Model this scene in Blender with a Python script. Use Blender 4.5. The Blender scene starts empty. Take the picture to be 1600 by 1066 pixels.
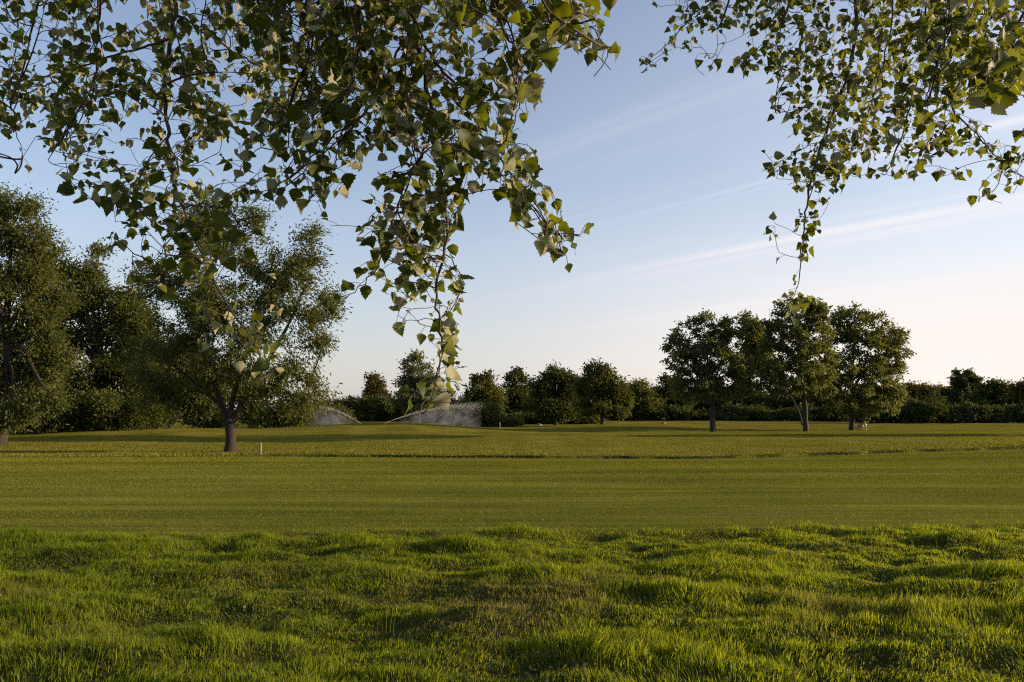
import bpy, math, random
import numpy as np
from mathutils import Vector

random.seed(11)
rng = np.random.default_rng(7)
S = bpy.context.scene
COL = S.collection
TAU = 2 * math.pi

# ------------------------------------------------------------------ camera
F = 1244.0                       # focal length in photograph pixels (1600 wide)
CAM = np.array([0.0, 0.0, 1.6])
PITCH = math.radians(5.14)
cd = bpy.data.cameras.new('camera')
cam = bpy.data.objects.new('camera', cd)
COL.objects.link(cam)
cam.location = CAM
cam.rotation_euler = (math.pi / 2 + PITCH, 0, 0)
cd.sensor_width = 36.0
cd.lens = 36.0 * F / 1600
cd.clip_start = 0.05
cd.clip_end = 6000
S.camera = cam


def P(px, py, Y):
    """world point at distance Y in front of the camera seen at photo pixel (px, py)"""
    a, b = (px - 800.0) / F, (533.0 - py) / F
    ry = math.cos(PITCH) - b * math.sin(PITCH)
    rz = math.sin(PITCH) + b * math.cos(PITCH)
    t = Y / ry
    return np.array([a * t, Y, CAM[2] + t * rz])


def to_px(p):
    d = np.asarray(p) - CAM
    f = d[..., 1] * math.cos(PITCH) + d[..., 2] * math.sin(PITCH)
    u = -d[..., 1] * math.sin(PITCH) + d[..., 2] * math.cos(PITCH)
    f = np.maximum(f, 1e-3)
    return 800 + F * d[..., 0] / f, 533 - F * u / f


# ------------------------------------------------------------------ noise
def _hash(ix, iy, seed):
    h = (ix.astype(np.int64) * 374761393 + iy.astype(np.int64) * 668265263 + seed * 974711) & 0xffffffff
    h = ((h ^ (h >> 13)) * 1274126177) & 0xffffffff
    h = (h ^ (h >> 16)) & 0xffff
    return h / 65535.0


def vnoise(x, y, seed=0):
    x = np.asarray(x, float); y = np.asarray(y, float)
    ix, iy = np.floor(x), np.floor(y)
    fx, fy = x - ix, y - iy
    fx = fx * fx * (3 - 2 * fx); fy = fy * fy * (3 - 2 * fy)
    a = _hash(ix, iy, seed); b = _hash(ix + 1, iy, seed)
    c = _hash(ix, iy + 1, seed); d = _hash(ix + 1, iy + 1, seed)
    return (a * (1 - fx) + b * fx) * (1 - fy) + (c * (1 - fx) + d * fx) * fy


def fbm(x, y, seed=0, o=3):
    s = 0; a = 1; t = 0
    for k in range(o):
        s = s + a * vnoise(x * 2 ** k + 17.3 * k, y * 2 ** k - 9.1 * k, seed + k); t += a; a *= .5
    return s / t


def sstep(a, b, x):
    t = np.clip((x - a) / (b - a), 0, 1)
    return t * t * (3 - 2 * t)


# ------------------------------------------------------------------ terrain
def rough_edge(x):
    return 10.9 + 0.045 * x + 0.9 * (fbm(x * 0.7, x * 0 + 3.3, 5) - 0.5) + .35 * (fbm(x * 2.7, x * 0 + 5.3, 6) - .5)


BX = np.array([-60, -20, -8.8, 0, 6.4, 12.3, 23.2, 60, 200])
BY = np.array([28, 28.6, 29.3, 28.0, 27.6, 29.0, 31.2, 38, 60])


def bank(x):
    return np.interp(x, BX, BY) + 0.5 * (fbm(x * .35, x * 0 + 8.1, 21) - .5)


def tuss(x, y):
    """tussock height 0..1 in the long grass"""
    a = fbm(x * 0.75 + 3, y * 1.25, 31, 2)
    b = fbm(x * 1.9, y * 2.6 + 7, 41, 2)
    return np.clip((a - .28) * 1.5, 0, 1) * .65 + np.clip((b - .3) * 1.5, 0, 1) * .35


def H(x, y):
    x = np.asarray(x, float); y = np.asarray(y, float)
    z = 0.05 * (fbm(x * .12, y * .12, 3) - .5)
    m = 1 - sstep(-.25, .25, y - rough_edge(x))
    z = z + m * (0.22 * tuss(x, y) + 0.09 * fbm(x * 2.6, y * 3.4, 131, 2) - 0.14)
    # mown turf is not dead flat
    z = z + (1 - m) * 0.05 * (fbm(x * .22, y * .5, 71) - .5) * (1 - sstep(25, 30, y))
    # bank between the fairway and the rough beyond it
    amp = (0.06 + .09 * fbm(x * .55, x * 0 + 2.2, 23, 3)) * sstep(-11, -7, x) + 0.02
    bk = sstep(-.05, .05, y - bank(x)) * (.75 + .25 * sstep(0, 1.2, y - bank(x)))
    z = z + .24 * sstep(5, 21, x) * sstep(19, 30, y) * (1 - sstep(34, 50, y) * .7)
    z = z + bk * amp
    # low mounds of the green behind
    z = z + 0.70 * np.exp(-((x + 10.5) / 8) ** 2 - ((y - 62) / 7) ** 2)
    z = z + 0.55 * np.exp(-((x + 25) / 8) ** 2 - ((y - 55) / 7) ** 2)
    z = z + 0.45 * np.exp(-((x - 12) / 8) ** 2 - ((y - 72) / 5) ** 2) + .3 * np.exp(-((x - 2) / 5) ** 2 - ((y - 47) / 4) ** 2)
    z = z - 0.20 * np.exp(-((x - 1) / 8) ** 2 - ((y - 50) / 5) ** 2)
    z = z + bk * 0.22 * (fbm(x * .1 + 4, y * .16, 91) - .5) * sstep(30, 45, y)
    z = z + 0.35 * sstep(75, 130, y) + 4.0 * sstep(200, 900, y)
    return z


def Hs(x, y):
    return float(H(np.array([x]), np.array([y]))[0])


# ------------------------------------------------------------------ mesh building
def mesh_obj(name, V, faces, mat, parent=None, attrs=None, smooth=False, mats=None, midx=None):
    """V (n,3) array; faces: array (m,k) or list of arrays of different k"""
    me = bpy.data.meshes.new(name)
    V = np.ascontiguousarray(V, dtype=np.float32)
    if not isinstance(faces, list):
        faces = [faces]
    faces = [np.asarray(f, dtype=np.int32) for f in faces if len(f)]
    loops = np.concatenate([f.ravel() for f in faces])
    tot = np.concatenate([np.full(len(f), f.shape[1], np.int32) for f in faces])
    st = np.concatenate([[0], np.cumsum(tot)[:-1]]).astype(np.int32)
    me.vertices.add(len(V)); me.vertices.foreach_set('co', V.ravel())
    me.loops.add(len(loops)); me.loops.foreach_set('vertex_index', loops)
    me.polygons.add(len(tot)); me.polygons.foreach_set('loop_start', st)
    me.polygons.foreach_set('loop_total', tot)
    if smooth:
        me.polygons.foreach_set('use_smooth', np.ones(len(tot), bool))
    for m in (mats or [mat]):
        me.materials.append(m)
    if midx is not None:
        me.polygons.foreach_set('material_index', np.asarray(midx, np.int32))
    for k, a in (attrs or {}).items():
        at = me.attributes.new(k, 'FLOAT', 'POINT')
        at.data.foreach_set('value', np.asarray(a, np.float32))
    me.update(calc_edges=True)
    me.validate(verbose=False)
    o = bpy.data.objects.new(name, me)
    COL.objects.link(o)
    if parent is not None:
        o.parent = parent
    return o


def tag(o, label=None, cat=None, group=None, kind=None):
    if label: o['label'] = label
    if cat: o['category'] = cat
    if group: o['group'] = group
    if kind: o['kind'] = kind
    return o


def thing(name, loc, label, cat, group=None):
    o = bpy.data.objects.new(name, None)
    COL.objects.link(o)
    o.location = loc
    o.empty_display_size = .2
    return tag(o, label, cat, group)


class MB:
    def __init__(s): s.v = []; s.f = {3: [], 4: []}; s.n = 0
    def add(s, V, faces):
        for f in faces: s.f.setdefault(len(f), []).append([i + s.n for i in f])
        s.v.append(np.asarray(V, float)); s.n += len(V)
    def box(s, c, d, bev=0.0):
        """box with chamfered vertical edges"""
        x, y, z = [k / 2 for k in d]; b = min(bev, x * .9, y * .9)
        ring = [(-x + b, -y), (x - b, -y), (x, -y + b), (x, y - b), (x - b, y), (-x + b, y), (-x, y - b), (-x, -y + b)] if b else \
               [(-x, -y), (x, -y), (x, y), (-x, y)]
        n = len(ring)
        V = [(c[0] + a, c[1] + e, c[2] - z) for a, e in ring] + [(c[0] + a, c[1] + e, c[2] + z) for a, e in ring]
        fs = [[i, (i + 1) % n, n + (i + 1) % n, n + i] for i in range(n)] + [list(range(n))[::-1], list(range(n, 2 * n))]
        s.add(V, fs)
    def tube(s, pts, rad, sides=8, cap=True):
        pts = np.asarray(pts, float); n = len(pts)
        rad = np.broadcast_to(np.asarray(rad, float), (n,))
        V, fs = tube_arrays(pts, rad, sides)
        fs = [list(f) for f in fs]
        if cap:
            fs.append(list(range(sides))[::-1]); fs.append([(n - 1) * sides + k for k in range(sides)])
        s.add(V, fs)
    def build(s, name, mat, parent=None, smooth=False, attrs=None):
        return mesh_obj(name, np.concatenate(s.v), [np.array(f) for f in s.f.values() if f], mat, parent, attrs, smooth)


def tube_arrays(pts, rad, sides):
    n = len(pts)
    T = np.gradient(pts, axis=0)
    T /= np.linalg.norm(T, axis=1, keepdims=True) + 1e-9
    up = np.array([0, 0, 1.0]) if abs(T[0][2]) < .9 else np.array([0, 1.0, 0])
    V = np.zeros((n, sides, 3))
    a = np.cross(T[0], up); a /= np.linalg.norm(a) + 1e-9
    ang = np.arange(sides) * TAU / sides
    for i in range(n):
        a = a - T[i] * np.dot(a, T[i]); a /= np.linalg.norm(a) + 1e-9
        b = np.cross(T[i], a)
        V[i] = pts[i] + rad[i] * (np.cos(ang)[:, None] * a + np.sin(ang)[:, None] * b)
    i = np.arange(n - 1)[:, None] * sides; k = np.arange(sides)[None]; k2 = (k + 1) % sides
    f = np.stack([i + k, i + k2, i + sides + k2, i + sides + k], -1).reshape(-1, 4)
    return V.reshape(-1, 3), f


# ------------------------------------------------------------------ materials
def new_mat(name):
    m = bpy.data.materials.new(name); m.use_nodes = True
    nt = m.node_tree; nt.nodes.clear()
    return m, nt.nodes, nt.links


def N(nodes, t, **kw):
    n = nodes.new(t)
    for k, v in kw.items():
        if k in n.inputs: n.inputs[k].default_value = v
        else: setattr(n, k, v)
    return n


def c4(c): return (c[0], c[1], c[2], 1)


def foliage_mat(name, dark, light, under=None, trans=(.10, .15, .02), tf=.35, rough=.65, spec=.12, extra=None):
    """leaf material: per-leaf natural colour spread, translucent blade, optional paler underside"""
    m, nd, lk = new_mat(name)
    at = N(nd, 'ShaderNodeAttribute', attribute_name='tint')
    mix = N(nd, 'ShaderNodeMix', data_type='RGBA')
    mix.inputs['A'].default_value = c4(dark); mix.inputs['B'].default_value = c4(light)
    lk.new(at.outputs['Fac'], mix.inputs['Factor'])
    col = mix.outputs['Result']
    if extra:
        at2 = N(nd, 'ShaderNodeAttribute', attribute_name='dry')
        mx = N(nd, 'ShaderNodeMix', data_type='RGBA')
        mx.inputs['B'].default_value = c4(extra)
        lk.new(at2.outputs['Fac'], mx.inputs['Factor']); lk.new(col, mx.inputs['A'])
        col = mx.outputs['Result']
    tcol = N(nd, 'ShaderNodeMix', data_type='RGBA', blend_type='MULTIPLY')
    tcol.inputs['Factor'].default_value = .45
    tcol.inputs['A'].default_value = c4(trans)
    sc = N(nd, 'ShaderNodeMix', data_type='RGBA'); sc.inputs['A'].default_value = (.55, .55, .55, 1); sc.inputs['B'].default_value = (1.4, 1.35, 1.0, 1)
    lk.new(at.outputs['Fac'], sc.inputs['Factor']); lk.new(sc.outputs['Result'], tcol.inputs['B'])
    tr = N(nd, 'ShaderNodeBsdfTranslucent')
    if extra:
        mt = N(nd, 'ShaderNodeMix', data_type='RGBA'); mt.inputs['B'].default_value = c4([k * 1.1 for k in extra])
        lk.new(at2.outputs['Fac'], mt.inputs['Factor']); lk.new(tcol.outputs['Result'], mt.inputs['A'])
        lk.new(mt.outputs['Result'], tr.inputs['Color'])
    else:
        lk.new(tcol.outputs['Result'], tr.inputs['Color'])
    if under:
        g = N(nd, 'ShaderNodeNewGeometry')
        mu = N(nd, 'ShaderNodeMix', data_type='RGBA'); mu.inputs['B'].default_value = c4(under)
        lk.new(g.outputs['Backfacing'], mu.inputs['Factor']); lk.new(col, mu.inputs['A'])
        col = mu.outputs['Result']
    pb = N(nd, 'ShaderNodeBsdfPrincipled', Roughness=rough)
    pb.inputs['Specular IOR Level'].default_value = spec
    lk.new(col, pb.inputs['Base Color'])
    ms = N(nd, 'ShaderNodeMixShader'); ms.inputs[0].default_value = tf
    lk.new(pb.outputs[0], ms.inputs[1]); lk.new(tr.outputs[0], ms.inputs[2])
    out = N(nd, 'ShaderNodeOutputMaterial'); lk.new(ms.outputs[0], out.inputs[0])
    return m


def bark_mat(name, a, b, scale=9, bump=.5):
    m, nd, lk = new_mat(name)
    tc = N(nd, 'ShaderNodeTexCoord'); mp = N(nd, 'ShaderNodeMapping'); mp.inputs['Scale'].default_value = (scale, scale, scale * .25)
    lk.new(tc.outputs['Object'], mp.inputs[0])
    nz = N(nd, 'ShaderNodeTexNoise', Scale=1.0, Detail=6.0, Roughness=.65); lk.new(mp.outputs[0], nz.inputs['Vector'])
    cr = N(nd, 'ShaderNodeValToRGB'); cr.color_ramp.elements[0].position = .35; cr.color_ramp.elements[1].position = .68
    cr.color_ramp.elements[0].color = c4(a); cr.color_ramp.elements[1].color = c4(b)
    lk.new(nz.outputs['Fac'], cr.inputs[0])
    pb = N(nd, 'ShaderNodeBsdfPrincipled', Roughness=.9); lk.new(cr.outputs[0], pb.inputs['Base Color'])
    bp = N(nd, 'ShaderNodeBump', Strength=bump, Distance=.03); lk.new(nz.outputs['Fac'], bp.inputs['Height']); lk.new(bp.outputs[0], pb.inputs['Normal'])
    out = N(nd, 'ShaderNodeOutputMaterial'); lk.new(pb.outputs[0], out.inputs[0])
    return m


def plain_mat(name, col, rough=.6, var=.25, scale=14, metal=0.0):
    m, nd, lk = new_mat(name)
    tc = N(nd, 'ShaderNodeTexCoord')
    nz = N(nd, 'ShaderNodeTexNoise', Scale=scale, Detail=4.0); lk.new(tc.outputs['Object'], nz.inputs['Vector'])
    cr = N(nd, 'ShaderNodeValToRGB'); cr.color_ramp.elements[0].position = .3; cr.color_ramp.elements[1].position = .75
    cr.color_ramp.elements[0].color = c4([k * (1 - var) for k in col]); cr.color_ramp.elements[1].color = c4(col)
    lk.new(nz.outputs['Fac'], cr.inputs[0])
    pb = N(nd, 'ShaderNodeBsdfPrincipled', Roughness=rough, Metallic=metal); lk.new(cr.outputs[0], pb.inputs['Base Color'])
    out = N(nd, 'ShaderNodeOutputMaterial'); lk.new(pb.outputs[0], out.inputs[0])
    return m


M_POP = foliage_mat('poplar_leaf', (.014, .026, .004), (.046, .066, .008), under=(.28, .26, .16), trans=(.20, .22, .006), tf=.36, rough=.5, spec=.15)
M_WIL = foliage_mat('willow_leaf', (.032, .046, .014), (.100, .106, .028), trans=(.15, .155, .02), tf=.33)
M_OLIVE = foliage_mat('olive_leaf', (.030, .046, .013), (.090, .096, .022), trans=(.13, .135, .016), tf=.33)
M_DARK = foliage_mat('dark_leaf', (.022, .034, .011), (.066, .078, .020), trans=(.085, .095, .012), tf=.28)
M_TALL = foliage_mat('tall_leaf', (.034, .052, .018), (.100, .116, .034), trans=(.17, .18, .025), tf=.38)
M_PALE = foliage_mat('pale_leaf', (.050, .062, .028), (.115, .115, .045), trans=(.13, .13, .03), tf=.35)
M_RUST = foliage_mat('rusty_leaf', (.040, .040, .012), (.105, .082, .022), trans=(.12, .095, .014), tf=.33)
M_SHRUB = foliage_mat('shrub_leaf', (.040, .058, .014), (.11, .12, .030), trans=(.14, .15, .02), tf=.35)
M_GRASS = foliage_mat('rough_grass', (.036, .068, .006), (.140, .176, .015), trans=(.33, .375, .013), tf=.45, rough=.6, spec=.05, extra=(.17, .135, .045))
M_TURF = foliage_mat('turf_grass', (.092, .110, .013), (.182, .178, .027), trans=(.20, .20, .018), tf=.35, rough=.7, spec=0.0, extra=(.18, .14, .05))
M_BARK = bark_mat('bark', (.010, .008, .006), (.034, .026, .019))
M_BARKR = bark_mat('reddish_bark', (.008, .005, .004), (.026, .015, .010))
M_TWIG = bark_mat('twig_bark', (.020, .014, .010), (.075, .052, .036), scale=60, bump=.2)

# ------------------------------------------------------------------ ground
def ground_material():
    m, nd, lk = new_mat('ground')
    g = N(nd, 'ShaderNodeNewGeometry')
    at = N(nd, 'ShaderNodeAttribute', attribute_name='fair')      # 1 on the mown fairway
    ar = N(nd, 'ShaderNodeAttribute', attribute_name='near')      # 1 in the long grass and on the bank's painted shade line
    bare = N(nd, 'ShaderNodeAttribute', attribute_name='bare')
    def noise(scale, detail=4.0, sx=1, sy=1, rough=.55, rot=0.0):
        mp = N(nd, 'ShaderNodeMapping'); mp.inputs['Scale'].default_value = (sx, sy, 1); mp.inputs['Rotation'].default_value = (0, 0, rot)
        lk.new(g.outputs['Position'], mp.inputs[0])
        n = N(nd, 'ShaderNodeTexNoise', Scale=scale, Detail=detail, Roughness=rough); lk.new(mp.outputs[0], n.inputs['Vector'])
        return n.outputs['Fac']
    def ramp(f, a, b, ca, cb):
        r = N(nd, 'ShaderNodeValToRGB'); e = r.color_ramp.elements
        e[0].position = a; e[1].position = b; e[0].color = c4(ca); e[1].color = c4(cb)
        lk.new(f, r.inputs[0]); return r.outputs[0]
    def mixc(f, a, b, mode='MIX'):
        x = N(nd, 'ShaderNodeMix', data_type='RGBA', blend_type=mode)
        if isinstance(f, float): x.inputs['Factor'].default_value = f
        else: lk.new(f, x.inputs['Factor'])
        lk.new(a, x.inputs['A']); lk.new(b, x.inputs['B']); return x.outputs['Result']
    big = noise(.35, 5, 1, 1)
    fine = noise(18, 5, 1, 1, .7)
    turf = ramp(big, .3, .7, (.108, .122, .019), (.178, .172, .033))
    strk = noise(1.0, 4, .05, .9, .6, math.radians(3))             # mowing lines, across the view
    turf = mixc(.8, turf, ramp(strk, .36, .64, (.52, .57, .58), (1.22, 1.18, 1.1)), 'MULTIPLY')
    strk2 = noise(1.0, 3, .12, 3.2, .6, math.radians(-2))
    turf = mixc(.75, turf, ramp(strk2, .34, .62, (.66, .70, .70), (1.15, 1.12, 1.08)), 'MULTIPLY')
    clip = noise(1.0, 5, .9, 4.0, .7)                              # dry clippings
    turf = mixc(ramp(clip, .56, .74, (0, 0, 0), (.8, .8, .8)), turf, ramp(fine, .3, .7, (.13, .105, .030), (.19, .15, .050)))
    turf = mixc(.7, turf, ramp(fine, .25, .75, (.55, .58, .55), (1.3, 1.28, 1.2)), 'MULTIPLY')
    grain = noise(1.0, 3, 5, 14, .6)
    turf = mixc(.25, turf, ramp(grain, .32, .68, (.55, .58, .5), (1.35, 1.3, 1.25)), 'MULTIPLY')
    rough = ramp(big, .3, .7, (.110, .110, .015), (.205, .168, .034))
    patch = noise(.8, 5, .6, 1.0, .7)
    rough = mixc(.8, rough, ramp(patch, .3, .7, (.6, .68, .6), (1.25, 1.15, 1.1)), 'MULTIPLY')
    rough = mixc(.6, rough, ramp(fine, .25, .75, (.55, .58, .55), (1.3, 1.28, 1.2)), 'MULTIPLY')
    soil_and_shade = ramp(fine, .3, .7, (.018, .024, .006), (.050, .052, .016))
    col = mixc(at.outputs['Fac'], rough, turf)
    col = mixc(ar.outputs['Fac'], col, soil_and_shade)
    col = mixc(bare.outputs['Fac'], col, ramp(fine, .3, .7, (.10, .065, .035), (.20, .14, .075)))
    pb = N(nd, 'ShaderNodeBsdfPrincipled', Roughness=.95); pb.inputs['Specular IOR Level'].default_value = 0.0
    lk.new(col, pb.inputs['Base Color'])
    nb = noise(9, 6, 1, 1, .75)
    bp = N(nd, 'ShaderNodeBump', Strength=.55, Distance=.05); lk.new(nb, bp.inputs['Height']); lk.new(bp.outputs[0], pb.inputs['Normal'])
    out = N(nd, 'ShaderNodeOutputMaterial'); lk.new(pb.outputs[0], out.inputs[0])
    return m


rows = np.concatenate([np.linspace(-12, 2.9, 40), np.linspace(3, 13, 220), np.linspace(13.1, 26.9, 90), np.linspace(27, 32, 110), np.linspace(32.1, 40, 50), np.linspace(40.3, 110, 170),
                       np.geomspace(112, 3500, 50)])
uu = np.linspace(-1, 1, 561)
uu = np.sign(uu) * (0.62 * np.abs(uu) + 0.9 * np.abs(uu) ** 5)
gx = uu[None] * (rows[:, None] * 1.15 + 16)
gy = np.repeat(rows[:, None], len(uu), 1)
gz = H(gx, gy)
X, Yv = gx.ravel(), gy.ravel()
nr, nc = gx.shape
i = np.arange(nr - 1)[:, None] * nc; j = np.arange(nc - 1)[None]
gf = np.stack([i + j, i + j + 1, i + nc + j + 1, i + nc + j], -1).reshape(-1, 4)
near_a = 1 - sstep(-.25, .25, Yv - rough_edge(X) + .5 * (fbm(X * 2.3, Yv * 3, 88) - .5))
fair_a = (1 - near_a) * (1 - sstep(-.2, .2, Yv - bank(X)))
bare_a = np.exp(-((X - P(362, 705, 33)[0]) / 1.1) ** 2 - ((Yv - 33) / .55) ** 2) * 1.6
bare_a = bare_a + .8 * np.exp(-((X - 3.75) / .9) ** 2 - ((Yv - 12.9) / .22) ** 2) * fbm(X * 3, Yv * 6, 8)
# sunlit dry lip along the foot of the bank
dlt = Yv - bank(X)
near_a = np.clip(near_a + sstep(-10, -6, X) * (np.abs(dlt) < .07) * sstep(.30, .5, fbm(X * 1.1, Yv * 0, 93, 3)), 0, 1)  # shade of the bank face painted in as dark ground colour, broken by noise
bare_a = np.clip(bare_a + .5 * np.exp(-((dlt + .75) / .4) ** 2) * sstep(-11, -6, X), 0, 1)
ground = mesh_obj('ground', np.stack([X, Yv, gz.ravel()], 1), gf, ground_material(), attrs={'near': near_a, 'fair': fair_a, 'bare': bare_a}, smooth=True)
tag(ground, 'mown golf fairway with rougher turf in front and behind', kind='structure')


# ------------------------------------------------------------------ grass
def blades(name, x, y, h, w, mat, tint, dry, label, bend=.5, lean=None):
    n = len(x)
    z = H(x, y) - .012
    ang = rng.uniform(0, TAU, n)
    la = rng.uniform(0, TAU, n)
    lm = np.minimum(np.abs(rng.normal(0, 1, n)) * bend, 1.1) * h
    lx, ly = np.cos(la) * lm, np.sin(la) * lm
    if lean is not None: lx = lx + lean[0] * h; ly = ly + lean[1] * h
    wx, wy = np.cos(ang) * w / 2, np.sin(ang) * w / 2
    V = np.zeros((n, 5, 3))
    V[:, 0] = np.stack([x - wx, y - wy, z], 1); V[:, 1] = np.stack([x + wx, y + wy, z], 1)
    mx, my, mz = x + lx * .3, y + ly * .3, z + h * .58
    V[:, 2] = np.stack([mx + wx * .75, my + wy * .75, mz], 1); V[:, 3] = np.stack([mx - wx * .75, my - wy * .75, mz], 1)
    hz = np.sqrt(np.maximum(h * h - np.minimum(lm, .8 * h) ** 2 * .8, .1 * h * h))
    V[:, 4] = np.stack([x + lx, y + ly, z + hz], 1)
    b = np.arange(n)[:, None] * 5
    q = b + np.array([[0, 1, 2, 3]]); t = b + np.array([[3, 2, 4]])
    o = mesh_obj(name, V.reshape(-1, 3), [q, t], mat, attrs={'tint': np.repeat(tint, 5), 'dry': np.repeat(dry, 5)})
    return tag(o, label, 'grass', kind='stuff')


def scatter(y0, y1, dens, margin=.7, dens_fall=None):
    n = int(.5 * 2 * (.66) * (y1 ** 2 - y0 ** 2) * dens + 2 * margin * (y1 - y0) * dens)
    yy = rng.uniform(0, 1, n * 2)
    yy = np.sqrt(y0 ** 2 + yy * (y1 ** 2 - y0 ** 2))
    xx = rng.uniform(-1, 1, n * 2) * (.66 * yy + margin)
    return xx[:n], yy[:n]


x, y = scatter(3.3, 12.6, 3700)
k = (y < rough_edge(x) + rng.normal(0, .10, len(x)) + np.where(rng.uniform(0, 1, len(x)) > .82, rng.exponential(.45, len(x)), 0))
x, y = x[k], y[k]
tu = tuss(x, y)
dryp = sstep(.50, .68, fbm(x * .7 + 11, y * .9 + 2, 51, 3)) * np.exp(-((x - .2) / 2.6) ** 2 - ((y - 6.4) / 1.6) ** 2) * 1.1
dryp = dryp + .35 * sstep(.6, .75, fbm(x * .9 - 3, y * 1.3, 57, 3))
thin = rng.uniform(0, 1, len(x)) > .35 * dryp
x, y, tu, dryp = x[thin], y[thin], tu[thin], dryp[thin]
tf_ = vnoise(x * 5.2, y * 5.6, 141) * .65 + vnoise(x * 11, y * 11, 142) * .35
h = (.026 + .080 * tu) * (.25 + 1.55 * tf_) * rng.uniform(.5, 1.4, len(x)) * np.where(y > rough_edge(x) + .15, .5, .95) * (1 - .35 * np.clip(dryp, 0, 1))
tall = np.zeros(len(x))
for cx_, cy_, sx_, sy_, a_ in ((2.65, 6.9, .6, .38, 1.0), (.75, 5.6, .32, .28, .8), (3.1, 8.6, .5, .3, .6), (-1.9, 8.3, .55, .3, .6), (-3.3, 6.3, .5, .35, .7), (.6, 8.9, .5, .3, .6), (4.4, 6.4, .5, .4, .7)):
    tall = tall + a_ * np.exp(-((x - cx_) / sx_) ** 2 - ((y - cy_) / sy_) ** 2)
h = h * (1 + 1.05 * tall)
dryp = dryp + .22 * tall
tint = np.clip(.24 + .5 * fbm(x * .8, y * .8, 61) + .45 * (vnoise(x * 6, y * 6, 64) - .5) + rng.normal(0, .3, len(x)), 0, 1)
dry = np.clip(dryp * rng.uniform(.2, 1.3, len(x)) + (rng.uniform(0, 1, len(x)) > .955) * .8, 0, 1)
blades('long_grass', x, y, h, rng.uniform(.0035, .0105, len(x)), M_GRASS, tint, dry,
       'long bright green tussocky grass across the foreground', .38, (1.5 * (fbm(x * 3.6, y * 3.6, 151, 2) - .5), 1.5 * (fbm(x * 3.6, y * 3.6, 152, 2) - .5)))
# low broad leaves (clover, plantain) among the blades
x, y = scatter(3.4, 11.0, 300)
k = (y < rough_edge(x)) & (fbm(x * .9, y * 1.1, 171, 3) > .50); x, y = x[k], y[k]
n = len(x)
cz = H(x, y) + rng.uniform(.012, .055, n)
cd_ = rng.normal(0, 1, (n, 3)) * [1, 1, .35]
cd_ /= np.linalg.norm(cd_, axis=1, keepdims=True)
cs_ = np.cross(cd_, [0, 0, 1.0] + rng.normal(0, .35, (n, 3))); cs_ /= np.linalg.norm(cs_, axis=1, keepdims=True)
cl = rng.uniform(.008, .022, n)[:, None]; cc_ = np.stack([x, y, cz], 1)
LV = np.stack([cc_ - cd_ * cl, cc_ - cd_ * cl * .3 + cs_ * cl * .7, cc_ + cd_ * cl * .5 + cs_ * cl * .6, cc_ + cd_ * cl, cc_ + cd_ * cl * .5 - cs_ * cl * .6, cc_ - cd_ * cl * .3 - cs_ * cl * .7], 1)
tag(mesh_obj('clover', LV.reshape(-1, 3), np.arange(n)[:, None] * 6 + np.arange(6)[None], M_SHRUB, attrs={'tint': np.repeat(np.clip(rng.normal(.5, .25, n), 0, 1), 6)}),
    'small round weed leaves low among the foreground grass', 'weeds', kind='stuff')
# a few taller stems
x, y = scatter(3.6, 11.0, 14)
k = (y < rough_edge(x)); x, y = x[k], y[k]
blades('grass_stems', x, y, rng.uniform(.10, .21, len(x)), rng.uniform(.002, .0035, len(x)), M_GRASS, rng.uniform(.4, 1, len(x)), rng.uniform(.2, .9, len(x)),
       'thin taller grass stems standing up out of the long foreground grass', .45)
# mown turf
x, y = scatter(10.3, 29.5, 800)
k = (y > rough_edge(x) - .1) & (y < bank(x) + .1); x, y = x[k], y[k]
blades('fairway_grass', x, y, rng.uniform(.012, .030, len(x)) * np.interp(y, [10, 28], [1, 1.3]), rng.uniform(.006, .014, len(x)) * np.interp(y, [10, 28], [.8, 2.0]), M_TURF,
       np.clip(.45 + 2.0 * (fbm(x * .035 + y * .02, y * 1.05 - x * .03, 63, 3) - .5) + .5 * (fbm(x * .4, y * .6, 66) - .5) + rng.normal(0, .17, len(x)), 0, 1), np.clip(rng.uniform(0, 1, len(x)) - .65, 0, 1) * 1.2,
       'short mown olive green grass of the fairway', .6)
# rough past the bank
x, y = scatter(27, 74, 70)
d = y - bank(x)
k = d > -.12; x, y, d = x[k], y[k], d[k]
hh = (.05 + .10 * np.exp(-(d / .9) ** 2) * .45) * rng.uniform(.5, 1.4, len(x)) * (.45 + 1.0 * fbm(x * .5, y * .6, 77)) * np.interp(y, [30, 50, 74], [1, .65, .5])
blades('far_rough_grass', x, y, hh, rng.uniform(.02, .05, len(x)), M_TURF, np.clip(.9 * fbm(x * .3, y * .3, 65) + rng.normal(0, .18, len(x)), 0, 1),
       np.clip(rng.uniform(0, 1, len(x)) - .5, 0, 1), 'olive rough grass between the bank and the far trees', .5)


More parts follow.
